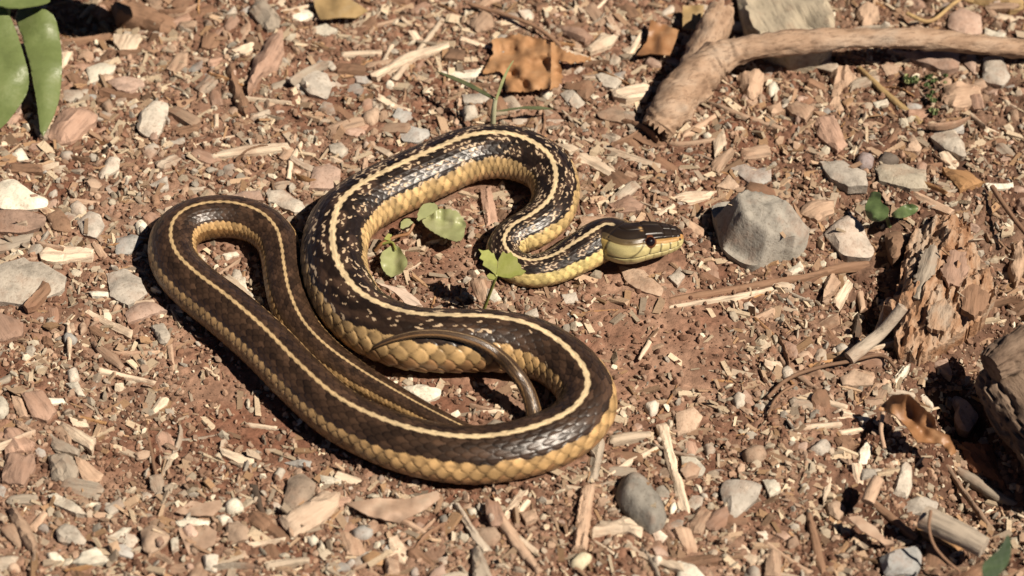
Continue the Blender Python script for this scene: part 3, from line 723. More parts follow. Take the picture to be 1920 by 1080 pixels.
# window, style, material, height mm (0: from its width), tilt, outline, own words for the label (or None)
TR = [
 # --- top, beside the big green leaves
 (1, 'bark', 'brown', 5, 0, '620 20 720 0 880 60 1010 110 1000 170 900 190 800 140 650 100', 'rounded brown bark piece behind the big green leaves'),
 (1, 'chip', 'cream', 2, .1, '640 200 790 185 800 220 770 280 690 305 640 250', None),
 (1, 'stone', 'white', 2.5, 0, '480 380 560 345 655 360 640 400 560 440 510 465', 'white angular stone beside the big green leaves'),
 (1, 'flake', 'pink', 2.2, .1, '600 450 700 420 800 450 815 480 730 525 660 510', 'pinkish oval flake touching the white angular stone'),
 (1, 'chip', 'tan', 2, .1, '935 390 985 300 1060 290 1050 370 990 410', None),
 (1, 'stone', 'pale', 4.5, 0, '780 640 850 560 945 570 945 620 900 750 830 765 765 720', 'pale oblong stone standing alone on bare soil near the green leaves'),
 (1, 'bark', 'barkpink', 4.5, .1, '255 745 350 600 450 590 550 640 540 680 400 790 330 800', 'pinkish brown bark block under the tip of the green leaf'),
 (1, 'stone', 'grey', 4, .1, '1670 440 1740 385 1840 400 1870 470 1840 540 1740 520', 'greyish rounded stone behind the upper coil of the snake'),
 (1, 'bark', 'greyw', 3.5, .1, '1400 60 1440 0 1500 0 1580 100 1570 150 1500 170', None),
 (1, 'bark', 'barkpink', 4, .15, '1390 500 1420 330 1500 210 1590 160 1600 300 1560 370 1480 400 1420 470', 'curled pale bark strip standing up behind the upper coil'),
 (1, 'bark', 'brown', 3, 0, '1260 380 1320 350 1350 480 1400 560 1380 640 1330 600 1290 480', 'curved brown twig stub leaning on the curled bark strip'),
 (1, 'chip', 'white', 1.6, .1, '1630 100 1680 40 1730 50 1770 95 1680 120', None),
 (1, 'chip', 'white', 1.6, -.1, '1740 150 1830 130 1900 180 1850 200 1790 190', None),
 (1, 'chip', 'cream', 1.6, .1, '1300 280 1420 240 1450 270 1380 310', None),
 (1, 'chip', 'cream', 1.5, 0, '1170 870 1400 820 1620 805 1635 840 1450 870 1200 895', 'long straight cream wood splinter between the two coils and the pale oblong stone'),
 (1, 'stick', 'cream', 0, 0, '1320 535 1640 570 1640 585 1320 555', None),
 (1, 'stick', 'cream', 0, 0, '1620 900 1690 790 1705 805 1650 920 1635 1010 1610 1000', None),
 (1, 'stone', 'white', 2, .1, '60 870 120 820 165 890 100 900', None),
 (1, 'chip', 'brown', 1.8, .1, '50 960 60 905 240 930 240 985', None),
 (1, 'stone', 'pale', 2.6, .2, '550 970 610 880 675 890 670 950 560 1000', None),
 (1, 'stick', 'cream', 0, 0, '1200 640 1230 640 1230 710 1205 715', None),
 (1, 'stone', 'white', 3, 0, '0 1010 80 1000 190 1080 270 1110 270 1160 170 1175 0 1170 -40 1100', 'white blocky stone above the flat brown pink rock'),
 (1, 'flake', 'pale', 2, .1, '1850 820 1920 800 1960 840 1920 880 1860 860', None),
 (1, 'flake', 'pink', 2, .1, '1740 1060 1760 940 1850 920 1920 960 1900 1060', None),
 (1, 'chip', 'brown', 1.8, 0, '980 720 1100 700 1120 740 1010 760', None),
 (1, 'stick', 'tan', 0, 0, '1040 985 1060 980 1160 1020 1150 1040', None),
 (1, 'flake', 'grey', 1.6, .15, '840 1040 940 990 950 1060 890 1075', None),
 (1, 'chip', 'cream', 1.6, .1, '340 300 410 290 370 370 340 390', None),
 (1, 'flake', 'pale', 1.6, 0, '350 560 360 510 500 500 490 540 390 575', None),
 (1, 'pebble', 'stan', 0, 0, '560 590 620 550 640 600 610 630', None),
 (1, 'bark', 'barkpink', 3, .1, '470 40 590 20 620 70 560 90 520 60', None),
 (1, 'chip', 'tan', 2, .1, '1010 120 1110 130 1100 165 1000 160', None),
 # --- top middle
 (2, 'chip', 'cream', 1.8, 0, '160 420 390 300 600 240 612 268 400 348 200 438', 'long cream split stick crossing another near the orange oak leaf'),
 (2, 'stick', 'cream', 0, 0, '280 440 420 280 560 95 585 110 430 310 310 452', 'pale straight stick lying across the cream split stick'),
 (2, 'chip', 'cream', 1.2, 0, '670 210 870 262 872 282 670 232', None),
 (2, 'chip', 'white', 1.6, .05, '560 410 790 380 780 432 650 442', 'white pointed splinter against the orange oak leaf'),
 (2, 'stick', 'cream', 0, 0, '220 350 270 250 300 250 260 352', None),
 (2, 'flake', 'sbrown', 2.5, .1, '580 330 600 270 700 280 690 340', None),
 (2, 'flake', 'pale', 1.8, .15, '1430 420 1500 400 1590 440 1540 510 1480 490', None),
 (2, 'chip', 'cream', 2.6, .1, '1520 510 1700 470 1750 490 1720 560 1600 580 1530 550', 'chunky cream wood block beside the thick end of the branch'),
 (2, 'stone', 'stan', 2.6, .1, '1435 630 1560 580 1620 640 1600 690 1450 660', None),
 (2, 'pebble', 'white', 0, 0, '1110 510 1200 505 1160 555 1120 540', None),
 (2, 'stone', 'grey', 2.5, .1, '1230 520 1300 490 1340 540 1280 590', None),
 (2, 'stone', 'sbrown', 3, .1, '1300 460 1400 440 1430 500 1380 560 1330 530', None),
 (2, 'flake', 'grey', 1.6, .05, '680 530 830 520 850 580 690 580', None),
 (2, 'pebble', 'pale', 0, 0, '675 600 760 590 770 640 690 670', None),
 (2, 'pebble', 'stan', 0, 0, '110 640 210 590 220 640 180 695 120 680', None),
 (2, 'stone', 'blue', 2.6, 0, '320 750 370 700 490 720 500 760 430 800 350 790', 'grey oval stone just behind the upper coil of the snake'),
 (2, 'chip', 'cream', 1.4, 0, '1360 780 1400 772 1800 925 1795 955 1600 895', 'long pale splinter between the upper coil and the branch'),
 (2, 'chip', 'cream', 1.5, .05, '1290 910 1350 850 1420 860 1540 970 1560 1000 1530 1012 1400 930 1330 905', None),
 (2, 'chip', 'cream', 1.4, .05, '1200 800 1300 820 1340 850 1280 860', None),
 (2, 'bark', 'cream', 2.6, .15, '1370 280 1460 170 1560 190 1520 250 1400 300', None),
 (2, 'stick', 'cream', 0, 0, '1600 300 1690 160 1702 190 1640 302', None),
 (2, 'chip', 'tan', 2, .1, '1360 50 1420 20 1500 100 1460 150', None),
 (2, 'bark', 'barkpink', 3, .1, '1200 130 1360 160 1420 200 1370 250 1250 190', None),
 (2, 'stick', 'cream', 0, 0, '0 290 230 283 230 305 0 318', None),
 (2, 'chip', 'tan', 1.4, 0, '120 900 150 880 150 960 120 985', None),
 (2, 'stick', 'brown', 0, 0, '1090 0 1110 0 1215 120 1205 135', None),
 (2, 'bark', 'tan', 2.8, .1, '700 120 790 60 850 70 860 150 760 175', None),
 # --- top right
 (3, 'chip', 'slab', 9, .02, '300 -110 790 -130 850 170 830 370 730 420 600 412 500 365 360 240 330 120', 'big weathered grey wood slab half under the branch'),
 (3, 'stone', 'pink', 4, .1, '1500 80 1570 40 1680 70 1690 170 1600 190 1490 150', 'pinkish blocky stone behind the arched branch'),
 (3, 'chip', 'white', 2, 0, '1700 150 1820 190 1800 220 1700 190', None),
 (3, 'stone', 'grey', 4, .1, '1690 310 1800 310 1850 430 1800 480 1690 440', 'rounded grey stone in front of the arched branch'),
 (3, 'flake', 'pink', 4, .03, '1150 280 1280 290 1550 290 1560 380 1470 400 1350 360', 'wide pinkish flake in the shadow of the arched branch'),
 (3, 'flake', 'pink', 2.5, .05, '1600 310 1650 310 1650 420 1580 360', None),
 (3, 'bark', 'tan', 3.2, .05, '820 400 860 370 930 370 980 440 900 480 885 560 905 620 860 635 825 590 850 480', 'knobbly tan root piece in front of the weathered slab'),
 (3, 'bark', 'tan', 4, .1, '300 430 400 390 460 410 450 500 400 560 350 530', 'tan knotted chunk beside the fork of the branch'),
 (3, 'pebble', 'white', 0, 0, '470 480 520 450 550 500 500 550 475 530', 'white pebble beside the fork of the branch'),
 (3, 'chip', 'tan', 2, .1, '470 600 550 570 570 630 500 650', None),
 (3, 'chip', 'tan', 3, .1, '580 600 640 560 740 620 690 690 610 650', None),
 (3, 'bark', 'barkpink', 2.6, .1, '740 660 850 640 890 730 930 810 870 850 760 760', None),
 (3, 'stick', 'ochrew', 0, 0, '975 375 1000 368 1150 508 1350 680 1330 702 1130 532', 'straight yellow straw in front of the arched branch'),
 (3, 'stick', 'tan', 0, 0, '125 570 160 568 350 640 572 715 562 738 330 662', 'thin tan twig beside the thick end of the branch'),
 (3, 'stick', 'tan', 0, 0, '0 740 180 638 192 655 60 752 0 772', None),
 (3, 'chip', 'cream', 1.8, .1, '170 790 230 710 250 800 180 900', None),
 (3, 'chip', 'tan', 2.4, .1, '160 920 270 840 292 860 200 970 160 950', None),
 (3, 'flake', 'blue', 2, .1, '260 940 350 920 420 950 500 940 500 1010 400 1060 340 1000', 'blue grey jagged flake behind the bulky grey stone'),
 (3, 'flake', 'stan', 2, .1, '190 1050 260 980 320 1050 290 1070', None),
 (3, 'flake', 'grey', 3, .1, '770 910 900 900 1030 960 1040 1060 930 1060 830 1010', 'flat grey flake, one of two side by side behind the pitted stone'),
 (3, 'flake', 'greenish', 3, .1, '1080 940 1240 920 1370 960 1380 1060 1280 1070 1110 1020', 'flat buff grey flake, one of two side by side behind the pitted stone'),
 (3, 'pebble', 'mauve', 0, 0, '970 900 1000 850 1080 870 1070 930 1000 940', 'mauve pebble between two flat flakes'),
 (3, 'pebble', 'dark', 0, 0, '1090 910 1130 850 1200 870 1230 890 1160 920', 'dark banded pebble between two flat flakes'),
 (3, 'stone', 'pale', 5, .25, '1390 760 1440 700 1520 690 1580 780 1600 870 1570 880 1470 830', 'pale pointed stone tilted over a deep shadow'),
 (3, 'bark', 'tan', 4, .05, '1470 480 1560 460 1680 480 1690 580 1520 600 1470 560', 'tan bark block with moss growing at its end'),
 (3, 'chip', 'white', 1.5, 0, '1700 1040 1860 1020 1862 1050 1720 1072', None),
 (3, 'bark', 'orange', 2.6, .1, '1460 940 1600 950 1700 1020 1560 1080', None),
 (3, 'chip', 'white', 1.5, .1, '1070 570 1150 560 1160 590 1090 612', None),
 (3, 'stone', 'stan', 3, .1, '1250 840 1290 740 1350 830 1330 850', None),
 (3, 'stick', 'cream', 0, 0, '740 450 760 445 805 570 785 575', None),
 (3, 'bark', 'ochrew', 3.5, .1, '1580 0 1640 -40 1920 -40 1920 45 1840 58 1800 30', 'yellowish curled bark edge behind the pinkish blocky stone'),
 (3, 'bark', 'tan', 3, .1, '960 60 1040 10 1100 40 1110 100 1020 150', None),
 # --- left
 (4, 'stone', 'barkstone', 3.6, .04, '-60 90 120 80 260 130 250 190 150 225 -60 215', 'flat brown pink rock below the white blocky stone'),
 (4, 'stone', 'sbrown', 3, .05, '260 130 330 80 400 160 400 220 300 210', None),
 (4, 'pebble', 'pale', 0, 0, '380 80 440 40 490 80 470 120 400 110', None),
 (4, 'stone', 'grey', 3.2, .05, '430 160 500 100 560 120 590 180 540 250 460 230', 'pale grey pentagonal stone beside the tail loop'),
 (4, 'pebble', 'white', 0, 0, '750 180 790 145 835 180 820 225 770 230', 'small white pebble beside the tail loop'),
 (4, 'flake', 'blue', 1.8, .05, '655 260 740 240 820 260 730 350 650 355', 'blue grey square flake in front of the small white pebble'),
 (4, 'chip', 'greyw', 2.4, .05, '-40 270 130 240 190 235 180 270 60 325 -40 335', None),
 (4, 'chip', 'cream', 3, .03, '215 340 270 295 440 310 530 340 520 370 300 395 230 380', 'cream rounded wood chip behind the large flat stone'),
 (4, 'flake', 'pale', 3.2, .02, '-80 420 130 380 230 400 370 480 370 550 270 590 130 630 -80 610', 'large pale flat stone, widest of the flat stones beside the tail loop'),
 (4, 'flake', 'grey', 2, .03, '600 460 700 430 790 490 830 570 720 640 620 590', 'thin pale grey flake just outside the tail loop'),
 (4, 'chip', 'white', 1.4, .05, '500 570 610 565 612 592 520 595', None),
 (4, 'flake', 'pink', 1.8, .08, '700 680 770 620 870 620 940 670 800 710 720 740', None),
 (4, 'stick', 'cream', 0, 0, '720 600 868 588 868 604 730 617', None),
 (4, 'chip', 'cream', 1.6, .03, '480 680 500 665 750 780 738 830 690 800', 'straight cream wood sliver beside the tail loop'),
 (4, 'chip', 'brown', 1.5, 0, '500 750 540 760 620 820 600 840 510 790', None),
 (4, 'stone', 'pale', 3, .05, '845 750 920 725 960 800 940 850 900 850', 'pale squarish stone on bare soil beside the tail loop'),
 (4, 'pebble', 'blue', 0, 0, '350 800 390 780 440 820 420 850 360 840', None),
 (4, 'pebble', 'stan', 0, 0, '440 740 480 725 490 770 450 800', None),
 (4, 'pebble', 'stan', 0, 0, '380 740 420 730 430 785 385 790', None),
 (4, 'stick', 'cream', 0, 0, '540 990 560 985 880 1065 872 1082 560 1020', None),
 (4, 'stick', 'tan', 0, 0, '510 845 530 835 650 910 700 975 680 1000 560 920', None),
 (4, 'bark', 'barkpink', 2.2, .03, '-50 660 130 720 130 800 20 830 -50 830', None),
 (4, 'chip', 'cream', 1.8, .05, '1240 490 1290 470 1380 550 1472 650 1465 672 1400 620 1280 540', 'cream pointed splinter inside the tail loop'),
 (4, 'stone', 'white', 2, 0, '1240 350 1330 330 1350 350 1270 372', None),
 (4, 'chip', 'white', 1.4, .05, '1330 500 1380 480 1390 540 1435 590 1400 590', None),
 (4, 'stick', 'tan', 0, 0, '1200 470 1350 370 1362 380 1215 485', None),
 (4, 'flake', 'pale', 2.5, .1, '1500 -10 1580 -20 1700 60 1722 110 1660 120 1510 50', 'pinkish pale flake between the tail loop and the upper coil'),
 (4, 'flake', 'pink', 2, .05, '1290 20 1360 -5 1460 -5 1490 50 1400 40', None),
 (4, 'pebble', 'pale', 0, 0, '370 1000 430 980 450 1050 390 1070', None),
 (4, 'chip', 'tan', 1.2, 0, '940 870 970 860 985 1000 960 1005', None),
 (4, 'pebble', 'sbrown', 0, 0, '840 20 890 10 905 60 860 80', None),
 # --- right
 (5, 'boulder', 'boulder', 14, .0, '160 20 240 -12 360 0 425 65 690 185 722 232 690 330 635 370 490 400 430 452 320 425 225 335 195 200', 'bulky grey stone beside the head of the snake'),
 (5, 'stone', 'pitted', 7, .05, '790 240 840 160 910 90 960 90 1000 130 1030 230 1082 350 1060 400 900 402 850 330', 'pale pitted stone leaning beside the bulky grey stone'),
 (5, 'chip', 'cream', 1.8, .02, '-60 30 15 -8 190 -8 150 32 30 62', 'cream wood sliver behind the head of the snake'),
 (5, 'stick', 'brown', 0, 0, '-80 597 0 578 340 518 700 458 900 398 1052 388 1052 412 900 428 700 487 360 547 0 607 -80 620', 'long brown twig in front of the bulky grey stone'),
 (5, 'stick', 'cream', 0, 0, '-80 640 0 625 280 578 505 532 515 550 300 607 0 642 -80 655', 'pale twig running alongside the long brown twig'),
 (5, 'stone', 'sbrown', 6, .05, '1140 200 1200 160 1270 200 1282 270 1220 370 1180 400 1150 300', 'brown shaded stone between the pitted stone and the rotten wood'),
 (5, 'stick', 'cream', 0, 0, '1068 790 1130 620 1228 378 1262 368 1262 402 1162 662 1112 792', 'pale stick leaning against the rotten wood'),
 (5, 'pebble', 'pale', 0, 0, '850 870 900 840 960 890 940 920 880 912', None),
 (5, 'chip', 'tan', 2, .1, '780 720 880 670 870 720 810 740', None),
 (5, 'chip', 'white', 1.6, .1, '555 465 580 445 660 388 682 430 600 472', None),
 (5, 'chip', 'tan', 2, .05, '1270 0 1330 -5 1530 108 1500 132 1400 92', 'tan wood sliver leading up to the rotten wood'),
 (5, 'bark', 'tan', 3, .1, '710 30 850 45 852 120 760 162 650 112', None),
 (5, 'chip', 'tan', 2.4, .15, '800 500 850 460 890 520 850 570 790 602', None),
 (5, 'chip', 'cream', 2, .15, '830 600 930 500 960 520 880 652', None),
 (5, 'stick', 'tan', 0, 0, '970 520 1010 510 1032 640 1000 662', None),
 (5, 'bark', 'darkw', 3.5, .1, '960 690 1000 680 1012 760 980 822 940 800', None),
 (5, 'stone', 'pink', 3, .1, '1400 960 1490 920 1522 1030 1440 1000', None),
 (5, 'chip', 'white', 1.8, .1, '1170 1062 1240 990 1280 980 1262 1020 1200 1082', None),
 (5, 'flake', 'stan', 2.2, .05, '885 1045 960 1000 1080 1040 1070 1085 900 1090', None),
 (5, 'pebble', 'pale', 0, 0, '545 1000 590 970 632 1010 600 1045 560 1035', None),
 (5, 'stick', 'cream', 0, 0, '470 590 560 510 575 520 480 605', None),
 (5, 'bark', 'tan', 4, .1, '1830 420 1880 260 1920 270 1925 420 1880 540', None),
 # --- bottom left
 (6, 'chip', 'tan', 2, .08, '65 60 130 80 160 190 110 190 70 110', None),
 (6, 'pebble', 'white', 0, 0, '-40 70 20 60 50 110 45 150 20 185 -40 185', 'white pebble below the large pale flat stone'),
 (6, 'chip', 'tan', 2, .08, '80 190 200 270 190 300 100 250', None),
 (6, 'flake', 'white', 2, .15, '370 0 440 -10 480 70 440 62', None),
 (6, 'chip', 'white', 1.4, 0, '250 90 350 75 372 102 290 116', None),
 (6, 'chip', 'cream', 1.4, .05, '390 190 480 190 502 240 410 232', None),
 (6, 'chip', 'cream', 2.4, .06, '310 200 360 210 540 310 522 392 390 300', 'large cream wood chip among bark plates beside the bare soil'),
 (6, 'chip', 'greyw', 2.2, .08, '260 250 330 310 452 380 440 420 300 372', None),
 (6, 'bark', 'barkpink', 2.6, .04, '20 230 110 250 200 330 170 370 30 390', None),
 (6, 'bark', 'barkpink', 3, .05, '30 400 190 390 202 460 130 562 10 540', 'flat pinkish bark plate with ragged edge, widest of its cluster'),
 (6, 'bark', 'greyw', 2.8, .05, '270 400 400 390 442 480 420 552 290 532', None),
 (6, 'chip', 'tan', 2, .08, '420 420 480 430 582 500 560 542 470 552', None),
 (6, 'stick', 'brown', 0, 0, '788 150 812 158 888 500 870 522 830 330', 'upright thin brown twig on the soil beside the long front coil'),
 (6, 'chip', 'cream', 1.6, .05, '840 150 900 80 952 90 940 120 860 166', None),
 (6, 'stick', 'orange', 0, 0, '430 170 600 212 600 226 440 187', None),
 (6, 'stick', 'cream', 0, 0, '1370 213 1560 238 1556 258 1400 237', None),
 (6, 'chip', 'cream', 1.6, .04, '1235 370 1430 420 1430 440 1370 456 1250 405', 'cream square cut wood chip beside the long front coil'),
 (6, 'flake', 'blue', 1.5, .05, '1600 440 1690 420 1760 440 1740 470 1640 456', None),
 (6, 'stone', 'greyb', 4, .05, '1620 520 1700 490 1780 550 1760 620 1650 700 1590 680', None),
 (6, 'chip', 'white', 2, .04, '270 620 310 600 410 660 490 750 430 742 310 682', 'white spindle shaped wood splinter near the bark plates'),
 (6, 'pebble', 'white', 0, 0, '1255 680 1290 640 1350 640 1376 690 1330 720 1270 716', 'round white pebble resting on the pink leaf scraps'),
 (6, 'chip', 'white', 1.5, .05, '985 780 1060 760 1180 770 1170 800 1010 806', None),
 (6, 'pebble', 'white', 0, 0, '1210 750 1260 730 1310 750 1250 790', None),
 (6, 'stone', 'stan', 3.5, .06, '1265 790 1340 760 1420 820 1390 870 1290 890', None),
 (6, 'bark', 'barkpale', 4, .05, '1560 760 1680 690 1820 600 1920 600 1900 680 1800 780 1650 850 1590 800', 'big grained wood wedge in front of the long coil'),
 (6, 'chip', 'cream', 1.3, 0, '1380 890 1610 868 1602 892 1420 912', None),
 (6, 'chip', 'cream', 1.6, 0, '1480 1000 1740 978 1742 1010 1500 1036', None),
 (6, 'bark', 'tan', 3, .08, '40 700 90 690 170 790 212 900 180 942 130 900 60 770', 'long tan bark strip with a dark gap behind it'),
 (6, 'chip', 'tan', 1.6, .08, '160 800 250 720 270 740 200 832', None),
 (6, 'stone', 'pale', 3.5, .06, '310 820 370 770 430 800 490 880 470 900 330 880', None),
 (6, 'chip', 'white', 1.6, .05, '600 850 690 810 740 810 650 900 610 890', None),
 (6, 'stone', 'stan', 4, .08, '790 820 850 780 960 840 940 880 850 950 800 930', None),
 (6, 'chip', 'white', 1.6, .08, '960 880 1000 850 1006 930 970 946', None),
 (6, 'chip', 'white', 1.8, .05, '410 1010 460 960 540 930 620 990 600 1010 500 1026', None),
 (6, 'pebble', 'white', 0, 0, '250 950 320 940 370 990 280 992', None),
 (6, 'stone', 'pale', 2.5, .1, '1140 960 1230 950 1220 1050 1150 1040', None),
 (6, 'stick', 'darkw', 0, 0, '1400 560 1450 570 1502 770 1480 782 1440 680', 'dark twig stub beside the round white pebble'),
 (6, 'pebble', 'white', 0, 0, '1720 880 1760 840 1800 870 1760 912', None),
 (6, 'chip', 'white', 1.4, .03, '1800 510 1920 540 1920 572 1810 562', None),
 (6, 'pebble', 'pale', 0, 0, '1530 520 1570 460 1612 480 1580 532', None),
 (6, 'chip', 'barkpink', 2, .05, '120 60 240 40 320 150 260 210 180 190', None),
 (6, 'flake', 'pale', 2, .05, '580 700 680 640 700 690 620 740', None),
 # --- bottom middle
 (7, 'stone', 'white', 3.6, .05, '330 20 370 0 480 0 560 20 560 60 480 100 410 80', 'white crumbly rock inside the front loop of the snake'),
 (7, 'chip', 'cream', 1.2, 0, '760 130 800 125 920 150 910 172 780 156', None),
 (7, 'chip', 'greyw', 1.8, .03, '630 660 660 668 780 860 852 940 800 952 740 880', 'grey cracked wood strip in front of the long coil'),
 (7, 'stick', 'tan', 0, 0, '820 650 880 690 980 820 1132 1050 1100 1066 960 910 860 762', 'long tan stick running away from the front coil'),
 (7, 'chip', 'cream', 1.2, 0, '1000 850 1112 940 1090 962 1000 880', None),
 (7, 'bark', 'greyw', 2.8, .05, '730 920 780 910 830 1020 860 1110 740 1110', None),
 (7, 'flake', 'stan', 2, .06, '760 810 860 800 900 860 860 920 800 900', None),
 (7, 'chip', 'greyw', 1.8, 0, '1410 320 1470 290 1482 330 1442 540 1390 560', 'pale flat stem piece touching the front coil of the snake'),
 (7, 'bark', 'tan', 2.8, 0, '1350 575 1425 560 1402 780 1382 930 1300 930 1312 820', 'tan woody stem piece below the pale flat stem'),
 (7, 'chip', 'cream', 1.8, .03, '1510 300 1740 265 1747 300 1530 346 1510 336', 'cream squared splinter beside the front coil'),
 (7, 'chip', 'cream', 2, 0, '1770 240 1830 230 1900 500 1960 680 1962 735 1900 700 1800 330', 'long straight cream stick beside the dark oval stone'),
 (7, 'stick', 'cream', 0, 0, '1450 545 1600 430 1790 338 1798 356 1620 450 1470 562', 'thin pale rootlet beside the dark oval stone'),
 (7, 'boulder', 'slate', 6.5, .03, '1540 620 1580 510 1640 480 1730 530 1810 660 1832 760 1790 850 1730 862 1640 790 1560 700', 'dark grey oval stone in front of the snake'),
 (7, 'bark', 'cream', 2.6, .05, '1390 820 1450 770 1600 750 1700 800 1690 862 1600 830 1480 842 1410 862', 'cream curled wood shaving under the dark oval stone'),
 (7, 'chip', 'cream', 2, 0, '1600 850 1680 930 1920 1020 1925 1060 1750 1000 1620 932', None),
 (7, 'pebble', 'cream_s', 0, 0, '1280 1000 1340 940 1410 950 1412 980 1350 1032 1290 1026', 'cream oval pebble below the tan woody stem'),
 (7, 'stick', 'cream', 0, 0, '1420 870 1540 948 1530 962 1410 880', None),
 (7, 'pebble', 'pale', 0, 0, '1690 110 1790 90 1780 150 1740 172', None),
 (7, 'pebble', 'blue', 0, 0, '50 820 120 790 190 820 150 860 70 862', None),
 (7, 'stone', 'orange_s', 3, .08, '110 970 180 930 260 960 230 1010 140 1012', None),
 (7, 'stone', 'stan', 3, .08, '240 960 320 990 330 1050 250 1082', None),
 (7, 'chip', 'tan', 2, .05, '1000 720 1090 700 1110 760 1040 792', None),
 (7, 'chip', 'cream', 1.4, .05, '980 720 1040 650 1066 660 1000 742', None),
 (7, 'pebble', 'white', 0, 0, '1840 690 1880 650 1892 700 1850 732', None),
 (7, 'pebble', 'white', 0, 0, '700 700 760 695 765 730 720 735', None),
 (7, 'pebble', 'slate', 0, 0, '540 750 590 725 610 770 570 800', None),
 # --- bottom right
 (8, 'pebble', 'pale', 0, 0, '270 75 310 35 360 60 350 110 300 126', 'round pale pebble alone on the soil beside the front coil'),
 (8, 'flake', 'stan', 2, .04, '-40 170 60 130 112 180 70 260 -30 292', None),
 (8, 'stone', 'white', 3.4, .04, '-10 390 60 380 132 470 110 510 40 512 0 460', 'white squarish stone beside the long cream stick'),
 (8, 'pebble', 'pale', 0, 0, '110 340 160 330 192 370 140 402', None),
 (8, 'pebble', 'stan', 0, 0, '330 380 390 340 460 345 482 390 420 436 350 420', 'smooth tan oval pebble above the triangular stone'),
 (8, 'pebble', 'grey', 0, 0, '700 370 770 310 820 310 842 350 790 392', None),
 (8, 'stone', 'grey', 4.5, .03, '220 560 240 525 380 530 450 560 420 640 350 700 290 752 240 680 210 610', 'light grey triangular stone pointing down beside the dark oval stone'),
 (8, 'chip', 'white', 1.8, .08, '450 540 540 530 552 600 490 642', None),
 (8, 'pebble', 'pale', 0, 0, '650 570 690 550 722 580 680 602', None),
 (8, 'stick', 'cream', 0, 0, '640 58 760 68 932 118 927 142 750 97', None),
 (8, 'stick', 'cream', 0, 0, '610 238 890 208 902 230 640 262', None),
 (8, 'stick', 'cream', 0, 0, '870 260 1030 238 1022 256 890 282', None),
 (8, 'chip', 'tan', 1.6, .05, '1020 85 1120 80 1132 110 1030 122', None),
 (8, 'chip', 'white', 1.6, .05, '970 180 1030 165 1052 200 1010 222', None),
 (8, 'pebble', 'white', 0, 0, '1310 80 1350 50 1412 110 1410 142 1360 120', None),
 (8, 'stone', 'pink', 6, .1, '1485 90 1530 70 1620 150 1662 230 1600 332 1550 310 1520 240 1530 170 1490 130', 'pinkish knobbly rock between the curled brown leaf and the dark log'),
 (8, 'bark', 'red', 3.5, .05, '1570 330 1740 340 1790 450 1832 580 1810 612 1740 530 1640 490 1590 430', 'red brown crumbling bark below the pinkish knobbly rock'),
 (8, 'stick', 'tan', 0, 0, '1420 380 1450 338 1540 520 1822 900 1790 932 1660 722 1510 512', 'straight tan stick leaning across the hollow stem'),
 (8, 'stick', 'greyw', 0, 0, '1490 440 1620 498 1830 638 1960 700 1960 755 1750 645 1560 522', 'weathered grey stick beside the red brown bark'),
 (8, 'stone', 'white', 3, .08, '985 380 1030 320 1072 350 1040 440 990 442', None),
 (8, 'stone', 'pale', 4, .08, '1180 610 1230 430 1290 450 1292 570 1260 632', 'tall pale stone behind the hollow stem'),
 (8, 'stone', 'grey', 4, .05, '1220 670 1330 610 1442 660 1430 700 1270 732', 'grey blocky stone touching the hollow stem'),
 (8, 'chip', 'orange', 2, 0, '1310 810 1400 820 1592 920 1540 942 1350 872', 'orange tan chip underneath the hollow stem'),
 (8, 'flake', 'grey', 2.4, .05, '990 480 1080 480 1092 520 1010 532', None),
 (8, 'stick', 'brown', 0, 0, '740 428 900 558 1100 658 1325 858 1300 878 1080 692 880 572', 'long thin brown stick pointing to the hollow stem'),
 (8, 'stone', 'slate2', 6.5, .08, '1105 970 1190 920 1330 890 1347 960 1335 1060 1300 1110 1130 1110', 'angular slate grey block with a cracked face'),
 (8, 'chip', 'cream', 1.6, .05, '790 660 800 510 840 520 830 602', None),
 (8, 'stick', 'brown', 0, 0, '690 720 720 720 770 870 815 1060 775 1090 735 980', 'thick brown twig beside the angular slate block'),
 (8, 'stick', 'tan', 0, 0, '400 840 480 885 660 1015 742 1055 700 1068 470 912', None),
 (8, 'chip', 'tan', 2, .05, '460 1080 480 930 552 950 552 1100', None),
 (8, 'stone', 'greyb', 3, .08, '580 890 640 840 662 900 600 922', None),
 (8, 'stone', 'white', 2.6, .03, '-30 990 60 1010 130 1080 90 1110 -30 1100', None),
 (8, 'stone', 'stan', 3.4, .1, '800 680 860 640 922 690 880 762 820 722', None),
 (8, 'chip', 'cream', 1.4, .05, '400 970 440 960 462 1000 420 1012', None),
 (8, 'bark', 'brown', 2.4, .05, '840 300 940 280 980 340 900 380', None),
 # --- in the middle, between the coils
 (9, 'chip', 'barkpink', 1.8, 0, '780 0 840 -30 880 180 815 200', 'pinkish chip inside the upper coil of the snake'),
 (9, 'chip', 'white', 1.5, .05, '815 550 860 555 900 600 860 618 820 600', None),
 (9, 'chip', 'pinkw', 1.4, 0, '200 520 360 545 430 600 460 645 380 640 300 570', 'pale flaky chip inside the upper coil against the middle coil'),
 (9, 'flake', 'grey', 1.2, .03, '1240 580 1320 560 1335 620 1260 625', None),
 (9, 'stick', 'cream', 0, 0, '1370 640 1425 588 1435 598 1385 650', None),
 (9, 'flake', 'pale', 1.2, .03, '1030 680 1100 650 1110 700 1050 710', None),
 (9, 'flake', 'stan', 1.4, .05, '1560 420 1700 440 1810 540 1800 590 1650 540 1590 490', 'thin tan flake under the chin of the snake'),
 (9, 'flake', 'pale', 1.6, .05, '1840 480 1905 420 1935 470 1890 530', None),
 (9, 'pebble', 'pale', 0, 0, '1370 130 1420 115 1430 160 1385 165', None),
 (9, 'bark', 'barkpink', 2.4, .08, '1500 60 1620 10 1700 60 1680 110 1560 110', None),
 (9, 'chip', 'cream', 1.2, 0, '1760 110 1870 65 1880 85 1790 130', None),
]
